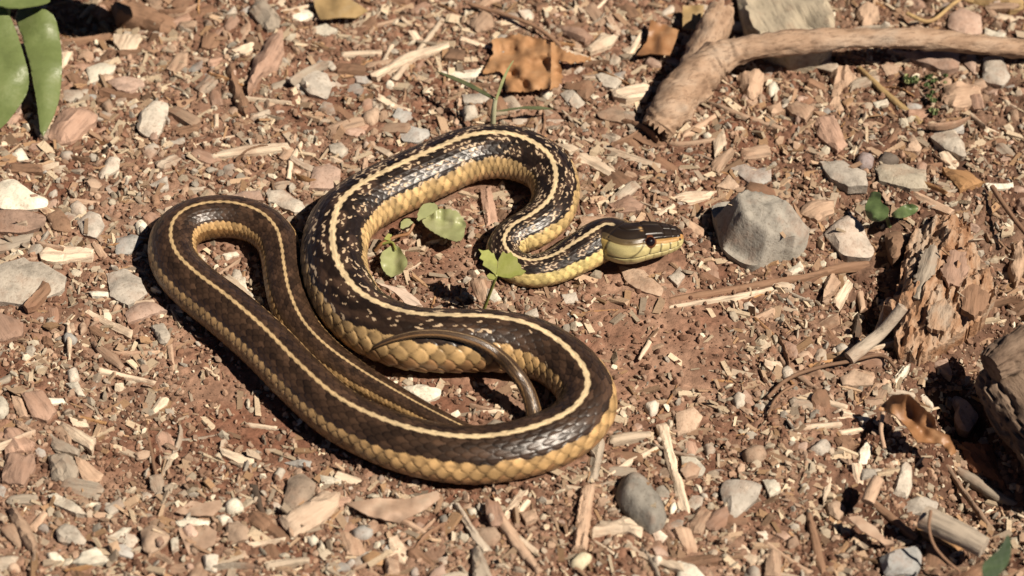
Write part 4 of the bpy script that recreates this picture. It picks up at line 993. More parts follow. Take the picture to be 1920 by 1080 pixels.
stone_mat('barkstone', (.36, .245, .185)); stone_mat('pitted', (.50, .43, .36)); stone_mat('mauve', (.36, .30, .29)); stone_mat('greenish', (.45, .40, .315))
stone_mat('greyb', (.32, .25, .19)); stone_mat('slate2', (.31, .31, .30)); stone_mat('cream_s', (.68, .60, .42)); stone_mat('orange_s', (.46, .28, .15))
wood_mat('ochrew', (.52, .36, .17)); wood_mat('barkpale', (.55, .42, .31)); wood_mat('pinkw', (.58, .46, .37))

LANDMARKS = [('the big green leaves', 60, 130), ('the orange oak leaf', 1010, 120), ('the forked branch', 1330, 130), ('the weathered grey slab', 1480, 40), ('the bulky grey stone', 1430, 430),
             ('the rotten wood chunk', 1760, 540), ('the dark cracked log', 1890, 780), ('the curled brown leaf', 1720, 790), ('the hollow stem', 1790, 990), ('the dark oval stone', 1205, 945),
             ('the head of the snake', 1220, 470), ('the outer front coil', 850, 940), ('the tail loop', 300, 560), ('the large pale flat stone', 60, 525), ('the angular slate block', 1690, 1050),
             ('the round white pebble', 438, 945), ('the grass seedling', 925, 190), ('the pale oblong stone', 285, 220), ('the mossy bark block', 1800, 180), ('the bark plates', 60, 850), ('the triangular stone', 1390, 930),
             ('the bend of the front coil', 1160, 780), ('the curled pale bark strip', 510, 110), ('the two pale sticks', 770, 110), ('the flat grey flakes', 1640, 330), ('the upper coil', 560, 300)]
LPT = np.array([at(a, b)[:2] for _, a, b in LANDMARKS])
def near_words(x, y):
    return LANDMARKS[int(np.argmin(np.hypot(LPT[:, 0] - x, LPT[:, 1] - y)))][0]
KIND = {'boulder': ('stone', 'stone'), 'stone': ('stone', 'stone'), 'pebble': ('pebble', 'pebble'), 'flake': ('stone_flake', 'stone flake'), 'chip': ('wood_chip', 'wood chip'), 'bark': ('bark_piece', 'bark'), 'stick': ('twig', 'twig')}
TONE = dict(white='white', pale='pale buff', grey='grey', blue='blue grey', pink='pinkish', stan='tan', sbrown='brown', dark='dark', boulder='grey', slate='dark grey', cream='cream', tan='tan', brown='brown',
            greyw='weathered grey', orange='orange', red='red brown', darkw='dark', barkpink='pinkish', slab='grey', barkstone='brown pink', pitted='pale', mauve='mauve', greenish='buff grey', greyb='grey brown', slate2='slate', cream_s='cream',
            orange_s='orange', ochrew='yellowish', barkpale='pale', pinkw='pale pink')
def place_poly(wpoly, style, H, tilt, sink, pct=50):
    """world outline (metres) -> mesh, location, turn; laid on what is already there"""
    c = wpoly.mean(0)
    e = resample(wpoly, .001) - c
    u, s_, vt = np.linalg.svd(e - e.mean(0), full_matrices=False)
    ang = math.atan2(vt[0, 1], vt[0, 0])
    R2 = np.array([[math.cos(ang), math.sin(ang)], [-math.sin(ang), math.cos(ang)]])
    loc = (wpoly - c) @ R2.T * 1000
    wd = loc[:, 1].max() - loc[:, 1].min()
    if style == 'stick': wd = abs(area(loc)) / max(np.ptp(loc, axis=0))
    if H == 0: H = {'boulder': .5, 'pebble': .55, 'stick': .8, 'stone': .5, 'flake': .2, 'chip': .3, 'bark': .4}[style] * wd
    H = max(H, .7)
    a = rng.uniform(0, 6.28)
    return loc, c, ang, H
placed = []
TR.sort(key=lambda e: e[3] >= 6)
for idx, (wn, style, mk, H, tl, pts, words) in enumerate(TR):
    ox, oy = WIN[wn]
    pp = np.array([float(v) for v in pts.split()]).reshape(-1, 2) / 3 + (ox, oy)
    zb = 0.0
    for _ in range(3):
        wp = at(pp[:, 0], pp[:, 1], (zb_ if _ else 0) + H * MM * (.5 if style == 'boulder' else .8) * (pp[:, 1].max() - pp[:, 1]) / np.ptp(pp[:, 1]))[:, :2] if H >= 6 else at(pp[:, 0], pp[:, 1], zb)[:, :2]
        loc, c, ang, H2 = place_poly(wp, style, H, tl, 1)
        zb_ = base_of(wp, 45)
        zb = zb_ + H2 * MM * .55
    zb = zb_
    ta = rng.uniform(-1, 1)
    me = slab(loc, H2, style, sink=1.0 if style in ('stick', 'chip', 'flake') else 1.8, tilt=(tl * ta * .6, -tl * abs(ta)), seed=idx)
    o = link(KIND[style][0], me, MATS[mk])
    o.location = (c[0], c[1], zb); o.rotation_euler = (0, 0, ang)
    stamp(wp, zb + H2 * MM * .8)
    nm, cat = KIND[style]
    if words: tag(o, words, cat)
    else:
        asp = (loc[:, 1].max() - loc[:, 1].min()) / (loc[:, 0].max() - loc[:, 0].min()); ln_ = loc[:, 0].max() - loc[:, 0].min()
        lb = f"{'big ' if ln_ > 10 else 'short ' if ln_ < 6 else ''}{'narrow ' if asp < .33 else 'broad ' if asp > .7 else ''}{TONE[mk]} {cat}{' piece' if style == 'bark' else ''} lying on the litter by {near_words(*c)}"
        tag(o, lb, cat, f'{cat} pieces among the litter')
    placed.append(wp)

# ------------------------------------------------------------------ tubes and leaves
def tube(name, pts, radii, mat, parent=None, seg=14, rough=0.0, sub=8, cap=True, seed=0, squash=1.0, ridge=0.0, jag=0.0):
    P = spline(np.column_stack([np.array(pts, float), np.array(radii, float)]), sub)
    c, r = P[:, :3], P[:, 3]
    t = np.gradient(c, axis=0); t /= np.linalg.norm(t, axis=1)[:, None]
    up = np.array([0, 0, 1.0]); a = np.cross(t, up); a /= np.maximum(np.linalg.norm(a, axis=1), 1e-6)[:, None]; b = np.cross(a, t)
    an = np.linspace(0, 2 * np.pi, seg, endpoint=False)
    n_ = len(c)
    ss = np.arange(n_)[:, None] / sub * 2.0
    k = 1 + rough * (vnoise(ss * .7 + seed, np.tile(an / 1.1, (n_, 1)) + seed, 71) * 1.2 + vnoise(ss * 2.5, np.tile(an * 1.5, (n_, 1)) + seed, 72) * .8)
    if ridge: k = k - ridge * np.clip(1 - np.abs(vnoise(ss * .35 + seed, np.tile(an * 3.0, (n_, 1)) + .6 * vnoise(ss, 0 * ss, 3), 75)) * 9, 0, 1) + .5 * ridge * vnoise(ss * 1.2, np.tile(an * 5, (n_, 1)), 76)
    V = c[:, None] + (a[:, None] * np.cos(an)[None, :, None] + b[:, None] * np.sin(an)[None, :, None] * squash) * (r[:, None] * k)[..., None]
    if jag:                                   # splintered ends
        for e, dr_ in ((0, -1), (n_ - 1, 1)):
            V[e] = V[e] + t[e] * dr_ * (rng.random((seg, 1)) ** 2 * jag)
    V = V.reshape(-1, 3)
    i0 = (np.arange(n_ - 1)[:, None] * seg + np.arange(seg)).ravel(); i1 = (np.arange(n_ - 1)[:, None] * seg + (np.arange(seg) + 1) % seg).ravel()
    faces = np.stack([i0, i1, i1 + seg, i0 + seg], 1).tolist()
    if cap:
        V = np.vstack([V, c[0] + (c[0] - c[1]) * (.4 if not jag else -1.0), c[-1] + (c[-1] - c[-2]) * (.4 if not jag else -1.0)]); m0 = len(V) - 2
        faces += [[m0, (j + 1) % seg, j] for j in range(seg)] + [[m0 + 1, (n_ - 1) * seg + j, (n_ - 1) * seg + (j + 1) % seg] for j in range(seg)]
    org = np.array([c[:, 0].mean(), c[:, 1].mean(), c[:, 2].min()])
    if parent is not None: org = np.zeros(3)
    # local x along the piece
    dr = c[-1] - c[0]; ang = 0 if parent is not None else math.atan2(dr[1], dr[0])
    Rz = np.array([[math.cos(ang), math.sin(ang), 0], [-math.sin(ang), math.cos(ang), 0], [0, 0, 1]])
    me = bpy.data.meshes.new(name); me.from_pydata(((V - org) @ Rz.T).tolist(), [], faces)
    me.polygons.foreach_set('use_smooth', [True] * len(me.polygons)); me.set_sharp_from_angle(angle=math.radians(50)); me.update()
    o = link(name, me, mat, parent); o.location = org; o.rotation_euler = (0, 0, ang)
    return o
def apx(lst): return [at(a, b, z * MM) for a, b, z in lst]
def leaf_sheet(name, poly_px, zfun, mat, thick=.35, parent=None, step=5.0, jit=.4):
    """a thin curved blade: outline from the photo, height above the ground from zfun(px, py) in mm"""
    P = np.array(poly_px, float)
    if mat.name in ('leaf_green', 'leaf_paleleaf', 'leaf_vivid', 'leaf_deepgreen'):
        for _ in range(1 if mat.name == 'leaf_green' else 2):
            nx_p = np.roll(P, -1, 0); P = np.stack([.75 * P + .25 * nx_p, .25 * P + .75 * nx_p], 1).reshape(-1, 2)
    if area(P) < 0: P = P[::-1]
    ol = resample(P, step, jit); n = len(ol)
    lo, hi = ol.min(0), ol.max(0)
    gx_, gy_ = np.meshgrid(np.arange(lo[0], hi[0], step), np.arange(lo[1], hi[1], step))
    Q = np.stack([gx_.ravel(), gy_.ravel()], 1) + rng.uniform(-.2, .2, (gx_.size, 2)) * step
    Q = Q[inside(Q, ol)]
    if len(Q): Q = Q[edge_dist(Q, ol) > step * .5]
    allp = np.vstack([ol, Q])
    r = delaunay_2d_cdt([Vector(p) for p in allp], [], [list(range(n))], 1, 1e-4)
    V2 = np.array([tuple(v) for v in r[0]]); F = [list(f) for f in r[2]]
    zt = np.array([zfun(a, b) for a, b in V2])
    top = at(V2[:, 0], V2[:, 1], zt * MM); bot = top - np.array([0, 0, thick * MM])
    k = len(V2); ec = set()
    for f in F:
        for a, b in zip(f, f[1:] + f[:1]): ec.add((a, b))
    rim = [(a, b) for a, b in ec if (b, a) not in ec]
    V = np.vstack([top, bot]); org = np.array([V[:, 0].mean(), V[:, 1].mean(), V[:, 2].min()]) if parent is None else np.zeros(3)
    fl_ = [f[::-1] for f in F]
    me = bpy.data.meshes.new(name)
    me.from_pydata((V - org).tolist(), [], fl_ + [[a, b, b + k, a + k] for a, b in rim] + [[x + k for x in f] for f in F])
    me.polygons.foreach_set('use_smooth', [True] * len(me.polygons)); me.set_sharp_from_angle(angle=math.radians(60)); me.update()
    # outward faces
    o = link(name, me, mat, parent); o.location = org
    return o
def pl(s, wn=None):
    a = np.array([float(v) for v in s.split()]).reshape(-1, 2)
    return a / 3 + WIN[wn] if wn else a
def gz(px, py):                      # height of the litter under a pixel, mm
    p = at(px, py, .001); i = int(np.clip((p[0] - HX0) / HG, 0, HNX - 1)); j = int(np.clip((p[1] - HY0) / HG, 0, HNY - 1)); return HM[j, i] * 1000
def empty(name, p):
    o = bpy.data.objects.new(name, None); COL.objects.link(o); o.empty_display_size = .005; o.location = (0, 0, 0); return o

# forked branch
br = tube('forked_branch', apx([(1232, 240, 3), (1246, 218, 5), (1272, 182, 6), (1302, 146, 7.5), (1335, 116, 9), (1378, 98, 10.5), (1440, 86, 12), (1520, 77, 13), (1620, 72, 13), (1720, 73, 12), (1820, 81, 9.5), (1920, 92, 6.5), (2010, 100, 3)]),
          [.0050, .0062, .0067, .0069, .0064, .0050, .0038, .0035, .0034, .0035, .0034, .0031, .0028], MATS['branch'], seg=40, rough=.26, seed=3, sub=18, ridge=.07, jag=.0025)
tag(br, 'smooth tan forked branch with a long arched limb', 'branch')
stub = tube('stub', apx([(1296, 150, 7), (1312, 112, 8), (1328, 76, 9), (1341, 48, 9.5), (1348, 32, 9.5)]), [.0056, .0056, .0053, .0052, .0049], MATS['branch'], seg=30, rough=.2, seed=5, sub=12, ridge=.08, jag=.004)
stub.parent = br; stub.matrix_parent_inverse = br.matrix_basis.inverted()
# dark log
lg = tube('charred_log', apx([(1866, 706, 2), (1890, 742, 2), (1935, 800, 2), (1990, 860, 2), (2060, 930, 2)]), [.0066, .0080, .0088, .0095, .0095], MATS['log'], seg=72, rough=.10, seed=8, sub=26, ridge=.20)
tag(lg, 'dark grey cracked log lying beyond the curled brown leaf', 'log')
lg2 = tube('log_piece', apx([(1858, 690, 12), (1890, 668, 13), (1935, 640, 14)]), [.0046, .0055, .0054], MATS['log'], seg=48, rough=.12, seed=11, sub=20, ridge=.25)
tag(lg2, 'weathered grey split wood resting on the dark cracked log', 'wood piece')
# rotten wood chunk: layers of bark
rw = pl('1130 660 1210 560 1250 330 1320 160 1440 95 1580 100 1640 220 1690 390 1750 480 1765 590 1700 700 1580 790 1500 860 1430 910 1330 975 1215 960 1180 860 1230 760', 5)
RH = 10.5
wp = at(rw[:, 0], rw[:, 1], RH * MM * .5 * (rw[:, 1].max() - rw[:, 1]) / np.ptp(rw[:, 1]) - .002)[:, :2]
loc, c, ang, H2 = place_poly(wp, 'bark', 9, .05, 1)
o = link('rotten_wood', slab(loc, RH, 'rotten', sink=8, tilt=(.03, -.03), seed=91), MATS['rotten']); o.location = (c[0], c[1], -.003); o.rotation_euler = (0, 0, ang)
tag(o, 'big chunk of rotten wood with flaking orange and grey layers', 'wood chunk')
stamp(wp, .010); placed.append(wp)
for q, (ps, mk, hz) in enumerate((('1300 540 1320 400 1350 300 1420 260 1450 330 1420 420 1380 500 1340 560', 'greyw', 10.0), ('1460 400 1520 290 1590 300 1610 400 1560 480 1490 470', 'barkpink', 10.0), 
                                   ('1570 520 1640 470 1730 520 1735 590 1650 670 1580 630', 'brown', 9.0), ('1380 620 1480 560 1540 640 1480 740 1390 720', 'rotten', 9.5))):
    r2 = pl(ps, 5); w2_ = at(r2[:, 0], r2[:, 1], hz * MM)[:, :2]
    l2, c2, a2, _ = place_poly(w2_, 'bark', 2, .05, 1)
    f = link('flake_layer', slab(l2, 1.2, 'rotten', sink=1.6, tilt=(.06 * (-1) ** q, -.06), seed=100 + q), MATS[mk]); f.location = (c2[0], c2[1], (hz - 2.2) * MM - .001); f.rotation_euler = (0, 0, a2)
    f.parent = o; f.matrix_parent_inverse = o.matrix_basis.inverted()
# round sticks and roots
STK = [('twig', [(1592, 672, 3), (1620, 650, 4.5), (1650, 626, 6), (1690, 600, 8)], 13, 'greyw', 'thick grey twig leaning on the rotten wood chunk'),
       ('root', [(1440, 745, 1.5), (1475, 712, 2), (1530, 690, 2.4), (1590, 678, 2.2), (1655, 667, 2.4), (1680, 690, 2)], 4, 'brown', 'thin brown curving root below the thick grey twig'),
       ('hollow_stem', [(1732, 968, 6), (1765, 985, 6), (1805, 1004, 6), (1846, 1026, 5.5)], 24, 'greyw', 'short hollow grey stem section lying among sticks'),
       ('plant_stub', [(1627, 942, 4), (1637, 916, 5.5), (1648, 896, 7)], 13, 'tan', 'short round tan stub beside the hollow stem'),
       ('bent_stalk', [(1745, 958, 11), (1742, 990, 12), (1750, 1020, 10), (1772, 1048, 6), (1800, 1072, 3)], 3.2, 'brown', 'thin bent stem curving over the hollow stem'),
       ('root', [(1440, 780, 1.5), (1452, 752, 2.2), (1468, 735, 2), (1490, 722, 1.5)], 3, 'brown', 'small hooked rootlet on the soil below the thin brown root'),
       ('twig', [(1655, 775, 2), (1652, 810, 4), (1658, 840, 3)], 4.5, 'tan', 'short tan twig propping up the curled brown leaf'),
       ('twig', [(1700, 25, 6), (1740, 40, 5), (1790, 5, 5), (1830, -20, 5)], 4, 'ochrew', 'thin yellow stalk behind the arched branch'),
       ('twig', [(880, 8, 4), (950, 30, 4), (1010, 55, 4), (1050, 85, 3)], 4, 'brown', 'thin brown twig behind the orange oak leaf'),
       ('twig', [(1860, 350, 3), (1890, 395, 3.5), (1925, 440, 3.5)], 5, 'brown', 'dark brown twig behind the rotten wood chunk')]
for nm, p, r, mk, lb in STK:
    pts = apx(p)
    for q in pts: q[2] += max(0, gz(*to_px(q)) - 1) * MM * .6
    o = tube(nm, pts, [r * mpp(q) * (1 - .15 * i / len(pts)) for i, q in enumerate(pts)], MATS[mk], rough=.10, seg=12 if r < 10 else 20, seed=r)
    tag(o, lb, nm.replace('_', ' '))
# dry leaves
def wav(a, b, k=1.0, s=25.0, sd=0): return k * 2 * float(vnoise(np.float64(a / s + sd), np.float64(b / s), 81))
o = leaf_sheet('dry_leaf', pl('790 410 850 300 850 220 1000 190 1190 235 1260 290 1400 320 1410 340 1290 355 1225 345 1245 430 1220 490 1000 515 915 505 925 440 890 400', 2),
               lambda a, b: gz(a, b) * .3 + 4.2 + wav(a, b, 2.2, 20) + wav(a, b, .25, 6) + 1.8 * math.exp(-((a - 1033) / 5) ** 2) + .02 * (a - 990), MATS['oak'], step=4.0, jit=1.5)
tag(o, 'orange brown dry oak leaf behind the upper coil of the snake', 'leaf')
o = leaf_sheet('dry_leaf', pl('1660 310 1720 230 1740 110 1900 170 1850 310 1740 300', 2), lambda a, b: 4 + wav(a, b, 1.2, 18) , MATS['drybrown'])
tag(o, 'brown dry leaf scrap touching the thick end of the branch', 'leaf')
o = leaf_sheet('dry_leaf', pl('0 30 120 30 110 110 80 170 0 160', 3), lambda a, b: 5 + wav(a, b, 1.2, 18), MATS['ochre'])
tag(o, 'ochre dry leaf scrap tucked behind the thick end of the branch', 'leaf')
o = leaf_sheet('dry_leaf', pl('-160 -20 0 -40 60 0 150 60 80 100 0 95 -120 110 -150 40', 2), lambda a, b: 5 + wav(a, b, 1.2, 22), MATS['ochre'])
tag(o, 'yellow ochre dry leaf behind the two pale sticks', 'leaf')
o = leaf_sheet('dry_leaf', pl('1100 140 1180 60 1270 55 1330 110 1420 190 1430 260 1500 290 1540 380 1510 400 1450 330 1400 330 1320 325 1250 230 1190 170', 8),
               lambda a, b: 8.5 + .0042 * ((a - 1655) * .555 - (b - 765) * .83) ** 2 - .03 * (a - 1650) + wav(a, b, 1.6, 18), MATS['drybrown'], step=4.0)
tag(o, 'curled brown dry leaf raised over a dark shadow', 'leaf')
o = leaf_sheet('dry_leaf', pl('985 720 1080 655 1140 670 1240 650 1250 690 1200 740 1060 740', 6), lambda a, b: gz(a, b) + 1.4 + wav(a, b, .8, 14), MATS['pinkleaf'])
tag(o, 'pinkish dry leaf scrap behind the round white pebble', 'leaf')
o = leaf_sheet('dry_leaf', pl('1000 810 1160 790 1220 830 1210 900 1150 930 1060 960', 6), lambda a, b: gz(a, b) + 1.2 + wav(a, b, .8, 14), MATS['pinkleaf'])
tag(o, 'pinkish square leaf scrap in front of the round white pebble', 'leaf')
o = leaf_sheet('dry_leaf', pl('20 670 200 640 350 650 540 600 560 640 480 700 320 780 150 740', 7), lambda a, b: gz(a, b) * .5 + 2.6 + wav(a, b, 1.3, 20), MATS['pinkleaf'])
tag(o, 'pale pink curled leaf lying in front of the long coil', 'leaf')
o = leaf_sheet('dry_leaf', pl('930 750 990 740 1080 800 1140 870 1210 890 1140 905 1080 870 1000 820', 8), lambda a, b: gz(a, b) * .5 + 5 - .03 * (a - 1600) + wav(a, b, .8, 14), MATS['pinkleaf'])
tag(o, 'pale curled leaf strip above the angular slate block', 'leaf')
# green plants
gp = empty('broadleaf_plant', None)
tag(gp, 'broad glossy green leaves of a plant hanging over the bark', 'plant')
leaf_sheet('leaf', [(-70, 40), (-20, 2), (8, 12), (24, 40), (42, 92), (55, 140), (53, 172), (32, 205), (2, 242), (-40, 260), (-90, 180)], lambda a, b: 24 - .060 * max(b, 0) - .0035 * (a - 5) ** 2 * .12 + .05 * math.sin((a - .12 * b) * .9) + wav(a, b, .8, 40), MATS['green'], .25, gp, 3.5, .35)
leaf_sheet('leaf', [(22, 20), (60, 13), (97, 20), (110, 52), (117, 110), (114, 170), (106, 205), (92, 235), (77, 262), (71, 205), (60, 140), (46, 80)], lambda a, b: 21 - .062 * max(b, 0) - .004 * (a - 82) ** 2 * .22 + .05 * math.sin((a - .12 * b) * .9) + wav(a, b, .8, 40), MATS['green'], .25, gp, 3.5, .35)
leaf_sheet('leaf', [(-40, -60), (60, -40), (97, -2), (85, 7), (20, 17), (-20, 4)], lambda a, b: 27 - .02 * (a - 20), MATS['green'], .5, gp, 6, .2)
leaf_sheet('leaf', [(20, -150), (140, -130), (260, -85), (330, -40), (300, -20), (200, -26), (90, -70)], lambda a, b: 33 - .03 * (a - 20), MATS['green'], .5, gp, 8, .2)  # unseen overhanging blade, added to cast a shadow on the ground beside the plant
tube('stem', apx([(-30, 150, -1), (-10, 70, 10), (10, 15, 22), (-10, -70, 32), (30, -130, 33)]), [.0022, .002, .0018, .0015, .001], MATS['green'], gp)
cl = empty('clover_seedling', None); tag(cl, 'bright green toothed clover seedling standing beside the neck of the snake', 'plant')
zc = lambda a, b: 21 + .05 * (500 - b) + .03 * abs(a - 931)
leaf_sheet('leaflet', [(930, 516), (918, 505), (905, 497), (907, 489), (899, 484), (903, 476), (897, 467), (906, 470), (916, 468), (922, 475), (926, 474), (929, 484), (933, 490), (932, 505)], zc, MATS['clover'], .3, cl, 3.5, 0)
leaf_sheet('leaflet', [(931, 516), (933, 500), (935, 486), (943, 471), (950, 476), (958, 472), (963, 480), (970, 482), (971, 492), (977, 497), (978, 504), (986, 508), (978, 515), (968, 516), (956, 521), (943, 520)], zc, MATS['clover'], .3, cl, 3.5, 0)
leaf_sheet('leaflet', [(931, 517), (926, 524), (917, 523), (912, 517), (918, 512)], lambda a, b: 20.5, MATS['clover'], .3, cl, 3.5, 0)
tube('stem', apx([(905, 600, -1), (906, 585, 3), (914, 562, 9), (924, 535, 16), (931, 516, 20.8)]), [.0007, .0006, .0005, .0005, .0004], MATS['clover'], cl, seg=8)
sd = empty('leafy_seedling', None); tag(sd, 'small pale green seedling inside the upper coil of the snake', 'plant')
leaf_sheet('leaflet', pl('440 165 500 118 560 90 640 100 685 140 702 185 690 260 640 278 580 258 520 232', 9), lambda a, b: 3.9 + 2.2 * abs((b - 414) - .22 * (a - 830)) / 28 + .01 * (a - 780) + wav(a, b, .7, 12), MATS['paleleaf'], .25, sd, 3.5, .7)
leaf_sheet('leaflet', pl('425 168 430 100 470 65 520 58 550 82 520 122 450 150', 9), lambda a, b: 6.5 + .12 * (415 - b) * .5, MATS['paleleaf'], .25, sd, 3.5, .7)
leaf_sheet('leaflet', pl('325 212 340 160 375 145 408 170 385 190', 9), lambda a, b: 5.5, MATS['paleleaf'], .25, sd, 3.5, .7)
leaf_sheet('leaflet', pl('225 430 215 350 260 315 300 298 330 310 350 350 378 400 350 440 330 462 268 482', 9), lambda a, b: 3.2 + .02 * (a - 735) + 1.4 * abs(a - 738 - .1 * (b - 490)) / 25 + wav(a, b, .7, 12), MATS['clover2'] if 'clover2' in MATS else MATS['paleleaf'], .25, sd, 3.5, .7)
leaf_sheet('leaflet', pl('240 265 262 232 285 240 275 275', 9), lambda a, b: 4.0, MATS['clover'], .3, sd, 4, .1)
tube('stem', apx([(704, 470, 0), (716, 457, 2.5), (745, 443, 4), (765, 438, 4.5), (776, 420, 6)]), [.0006, .0006, .0005, .0005, .0005], MATS['drybrown'], sd, seg=8)
tube('stem', apx([(716, 457, 2.5), (735, 455, 4), (742, 468, 4.4)]), [.0005, .0004, .0004], MATS['clover'], sd, seg=8)
gs = empty('grass_seedling', None); tag(gs, 'upright grass seedling with narrow blades behind the upper coil', 'plant')
tube('stem', apx([(924, 262, -1), (924, 240, 4), (926, 205, 11.5), (929, 185, 15)]), [.0010, .0009, .0008, .0007], MATS['stalk'], gs, seg=10)
leaf_sheet('blade', [(928, 188), (933, 172), (941, 148), (952, 126), (966, 108), (955, 128), (945, 152), (937, 175), (932, 187)], lambda a, b: 15 + .14 * (188 - b), MATS['paleleaf'], .25, gs, 4, 0)
leaf_sheet('blade', [(929, 188), (905, 176), (870, 158), (840, 145), (818, 133), (850, 142), (885, 157), (912, 173), (931, 184)], lambda a, b: 14.5 - .02 * (930 - a), MATS['dull'], .25, gs, 4, 0)
leaf_sheet('blade', [(928, 208), (950, 204), (985, 199), (1015, 199), (1038, 204), (1010, 205), (975, 203), (945, 208)], lambda a, b: 10 - .05 * (a - 930), MATS['dull'], .25, gs, 4, 0)
wd = empty('green_weed', None); tag(wd, 'small dark green weed behind the pitted stone', 'plant')
leaf_sheet('leaf', pl('1020 90 1045 40 1060 -5 1120 0 1110 60 1172 90 1140 160 1050 165', 5), lambda a, b: 8 + .05 * (a - 1630) + wav(a, b, 2.2, 14), MATS['vivid'], .3, wd, 4, .1)
leaf_sheet('leaf', pl('1170 130 1180 115 1260 60 1335 80 1310 120 1220 152', 5), lambda a, b: 7 + .04 * (a - 1680) + wav(a, b, 2.2, 14), MATS['vivid'], .3, wd, 4, .1)
tube('stem', apx([(1668, 425, 1), (1664, 412, 4), (1662, 402, 8)]), [.0006, .0006, .0005], MATS['vivid'], wd, seg=8)
dw = empty('dark_weed', None); tag(dw, 'dark green pointed leaf sprouting beside the hollow stem', 'plant')
leaf_sheet('leaf', pl('1680 1010 1740 965 1790 920 1830 830 1852 900 1842 1000 1790 1060 1740 1120 1690 1100', 8), lambda a, b: 26 + .05 * (1050 - b), MATS['deepgreen'], .4, dw, 6, .1)
tube('stem', apx([(1870, 1180, 0), (1862, 1140, 10), (1855, 1085, 22)]), [.001, .001, .0008], MATS['deepgreen'], dw, seg=8)
ms = empty('moss_tuft', None); tag(ms, 'green moss tuft on the end of the tan bark block', 'moss')
for q in range(26):
    a, b = (rng.uniform(1692, 1775), rng.uniform(138, 160)) if q < 17 else (rng.uniform(1742, 1760), rng.uniform(160, 215))
    z0 = gz(a, b); r = rng.uniform(4, 8)
    k = np.linspace(0, 6.28, 7)[:-1] + rng.uniform(0, 1)
    leaf_sheet('moss_leaf', np.stack([a + r * np.cos(k), b + r * .6 * np.sin(k)], 1), lambda x, y, z0=z0: max(z0, 2.0) + rng.uniform(.2, 2.0), MATS['vivid' if q % 3 else 'paleleaf'], .3, ms, 5, .3)
sn = tube('white_shell_chip', apx([(1700, 342, 3), (1712, 340, 3)]), [.001, .001], MATS['white']) if False else None

# ------------------------------------------------------------------ strewn pieces, each one a thing
def density(px, py):
    k = 1.0
    for a, b, r, v in BARE: k = min(k, v + (1 - v) * float(sstep(.55, 1.1, math.hypot(px - a, py - b) / r)))
    p = at(px, py); k *= float(np.clip(.85 + 1.3 * vnoise(p[0] / .022 + 7, p[1] / .022, 91), .12, 1.2))
    return k * (.72 + .28 * float(sstep(900, 1500, px) + (1 - sstep(250, 480, py)) * (px < 1200)))
def rand_poly(style):
    if style in ('pebble', 'stone'):
        n = 9; a = np.sort(rng.uniform(0, 6.28, n)); r = rng.uniform(.78, 1.1, n); e = rng.uniform(.62, 1.0)
        return np.stack([np.cos(a) * r, np.sin(a) * r * e], 1) * .5
    if style == 'flake':
        n = rng.integers(5, 8); a = np.linspace(0, 6.28, n + 1)[:-1] + rng.uniform(-.35, .35, n); r = rng.uniform(.7, 1.15, n); e = rng.uniform(.5, .9)
        return np.stack([np.cos(a) * r, np.sin(a) * r * e], 1) * .5
    if style in ('chip', 'bark'):
        e = rng.uniform(.22, .5) if style == 'chip' else rng.uniform(.4, .75)
        p = np.array([[-.5, -.4], [-.1, -.5], [.45, -.42], [.5, .1], [.42, .45], [0, .5], [-.46, .4], [-.52, 0]]) + rng.uniform(-.09, .09, (8, 2))
        p[:, 1] *= e; return p
    e = rng.uniform(.05, .11); c = rng.uniform(-.12, .12)
    x = np.linspace(-.5, .5, 6); y = c * (x * x * 4 - 1)
    k = np.array([.5, .9, 1, 1, .9, .5]) * e
    return np.vstack([np.stack([x, y - k * .5], 1), np.stack([x[::-1], (y + k * .5)[::-1]], 1)])
SPEC = [('stone', 120, (2.8, 6.2), ['pale', 'grey', 'stan', 'pink', 'sbrown', 'grey'], 10, .45), ('pebble', 80, (2.2, 4.4), ['pale', 'white', 'grey', 'blue', 'stan', 'pink'], 10, .55), ('flake', 265, (3.2, 8), ['pale', 'grey', 'pink', 'stan', 'blue'], 10, .22),
        ('bark', 240, (3.8, 9), ['barkpink', 'tan', 'brown', 'greyw'], 8, .28), ('chip', 225, (3.8, 11), ['cream', 'tan', 'cream', 'greyw', 'brown'], 10, .17), ('stick', 245, (6, 17), ['cream', 'tan', 'brown', 'greyw', 'orange'], 8, 0)]
X0, X1, Y0, Y1 = -.19, .19, -.165, .195
spots = []
order = []
protos = {}
for style, cnt, (s0, s1), mks, nv, hh in SPEC:
    for mk in set(mks):
        for v in range(nv // 2 + 1):
            sz = s0 + (s1 - s0) * (v / (nv // 2)) ** 1.3
            p = rand_poly(style) * sz
            wd_ = p[:, 1].max() - p[:, 1].min()
            H = max(.7, (hh * sz if hh else wd_ * .9) * {'flake': .85, 'bark': .72, 'chip': .9}.get(style, 1.0))
            me = slab(p, H, style, sink=.9, tilt=(rng.uniform(-.16, .16), rng.uniform(-.2, .2)) if style != 'stick' else (rng.uniform(-.06, .06), 0), seed=int(rng.integers(1, 900)))
            if mk + '_dusty' not in MATS:
                fn, cc_ = SRC[mk]; fn(mk + '_dusty', cc_, dust=.65, lo=.46, keep=False)
            me.materials.append(MATS[mk + '_dusty'])
            protos.setdefault(style, []).append((me, p, sz, H, mk, ('tiny', 'small', 'middling', 'larger')[min(3, int(4 * v / (nv // 2 + 1)))] + ' ' + (('slender ' if wd_ / sz < .3 else 'stubby ') if style == 'chip' else ('oblong ' if wd_ / sz < .78 else 'rounded ') if style in ('pebble', 'stone', 'flake') else '')))
    order += [style] * cnt
rng.shuffle(order)
order.sort(key=lambda s_: {'stone': 0, 'bark': 0, 'flake': 1, 'pebble': 1, 'chip': 2, 'stick': 3}[s_])
n_sc = 0
def view_ok(x, y):
    q = to_px(np.array([x, y, 0.0])); return -45 < q[0] < 1965 and -45 < q[1] < 1125, q
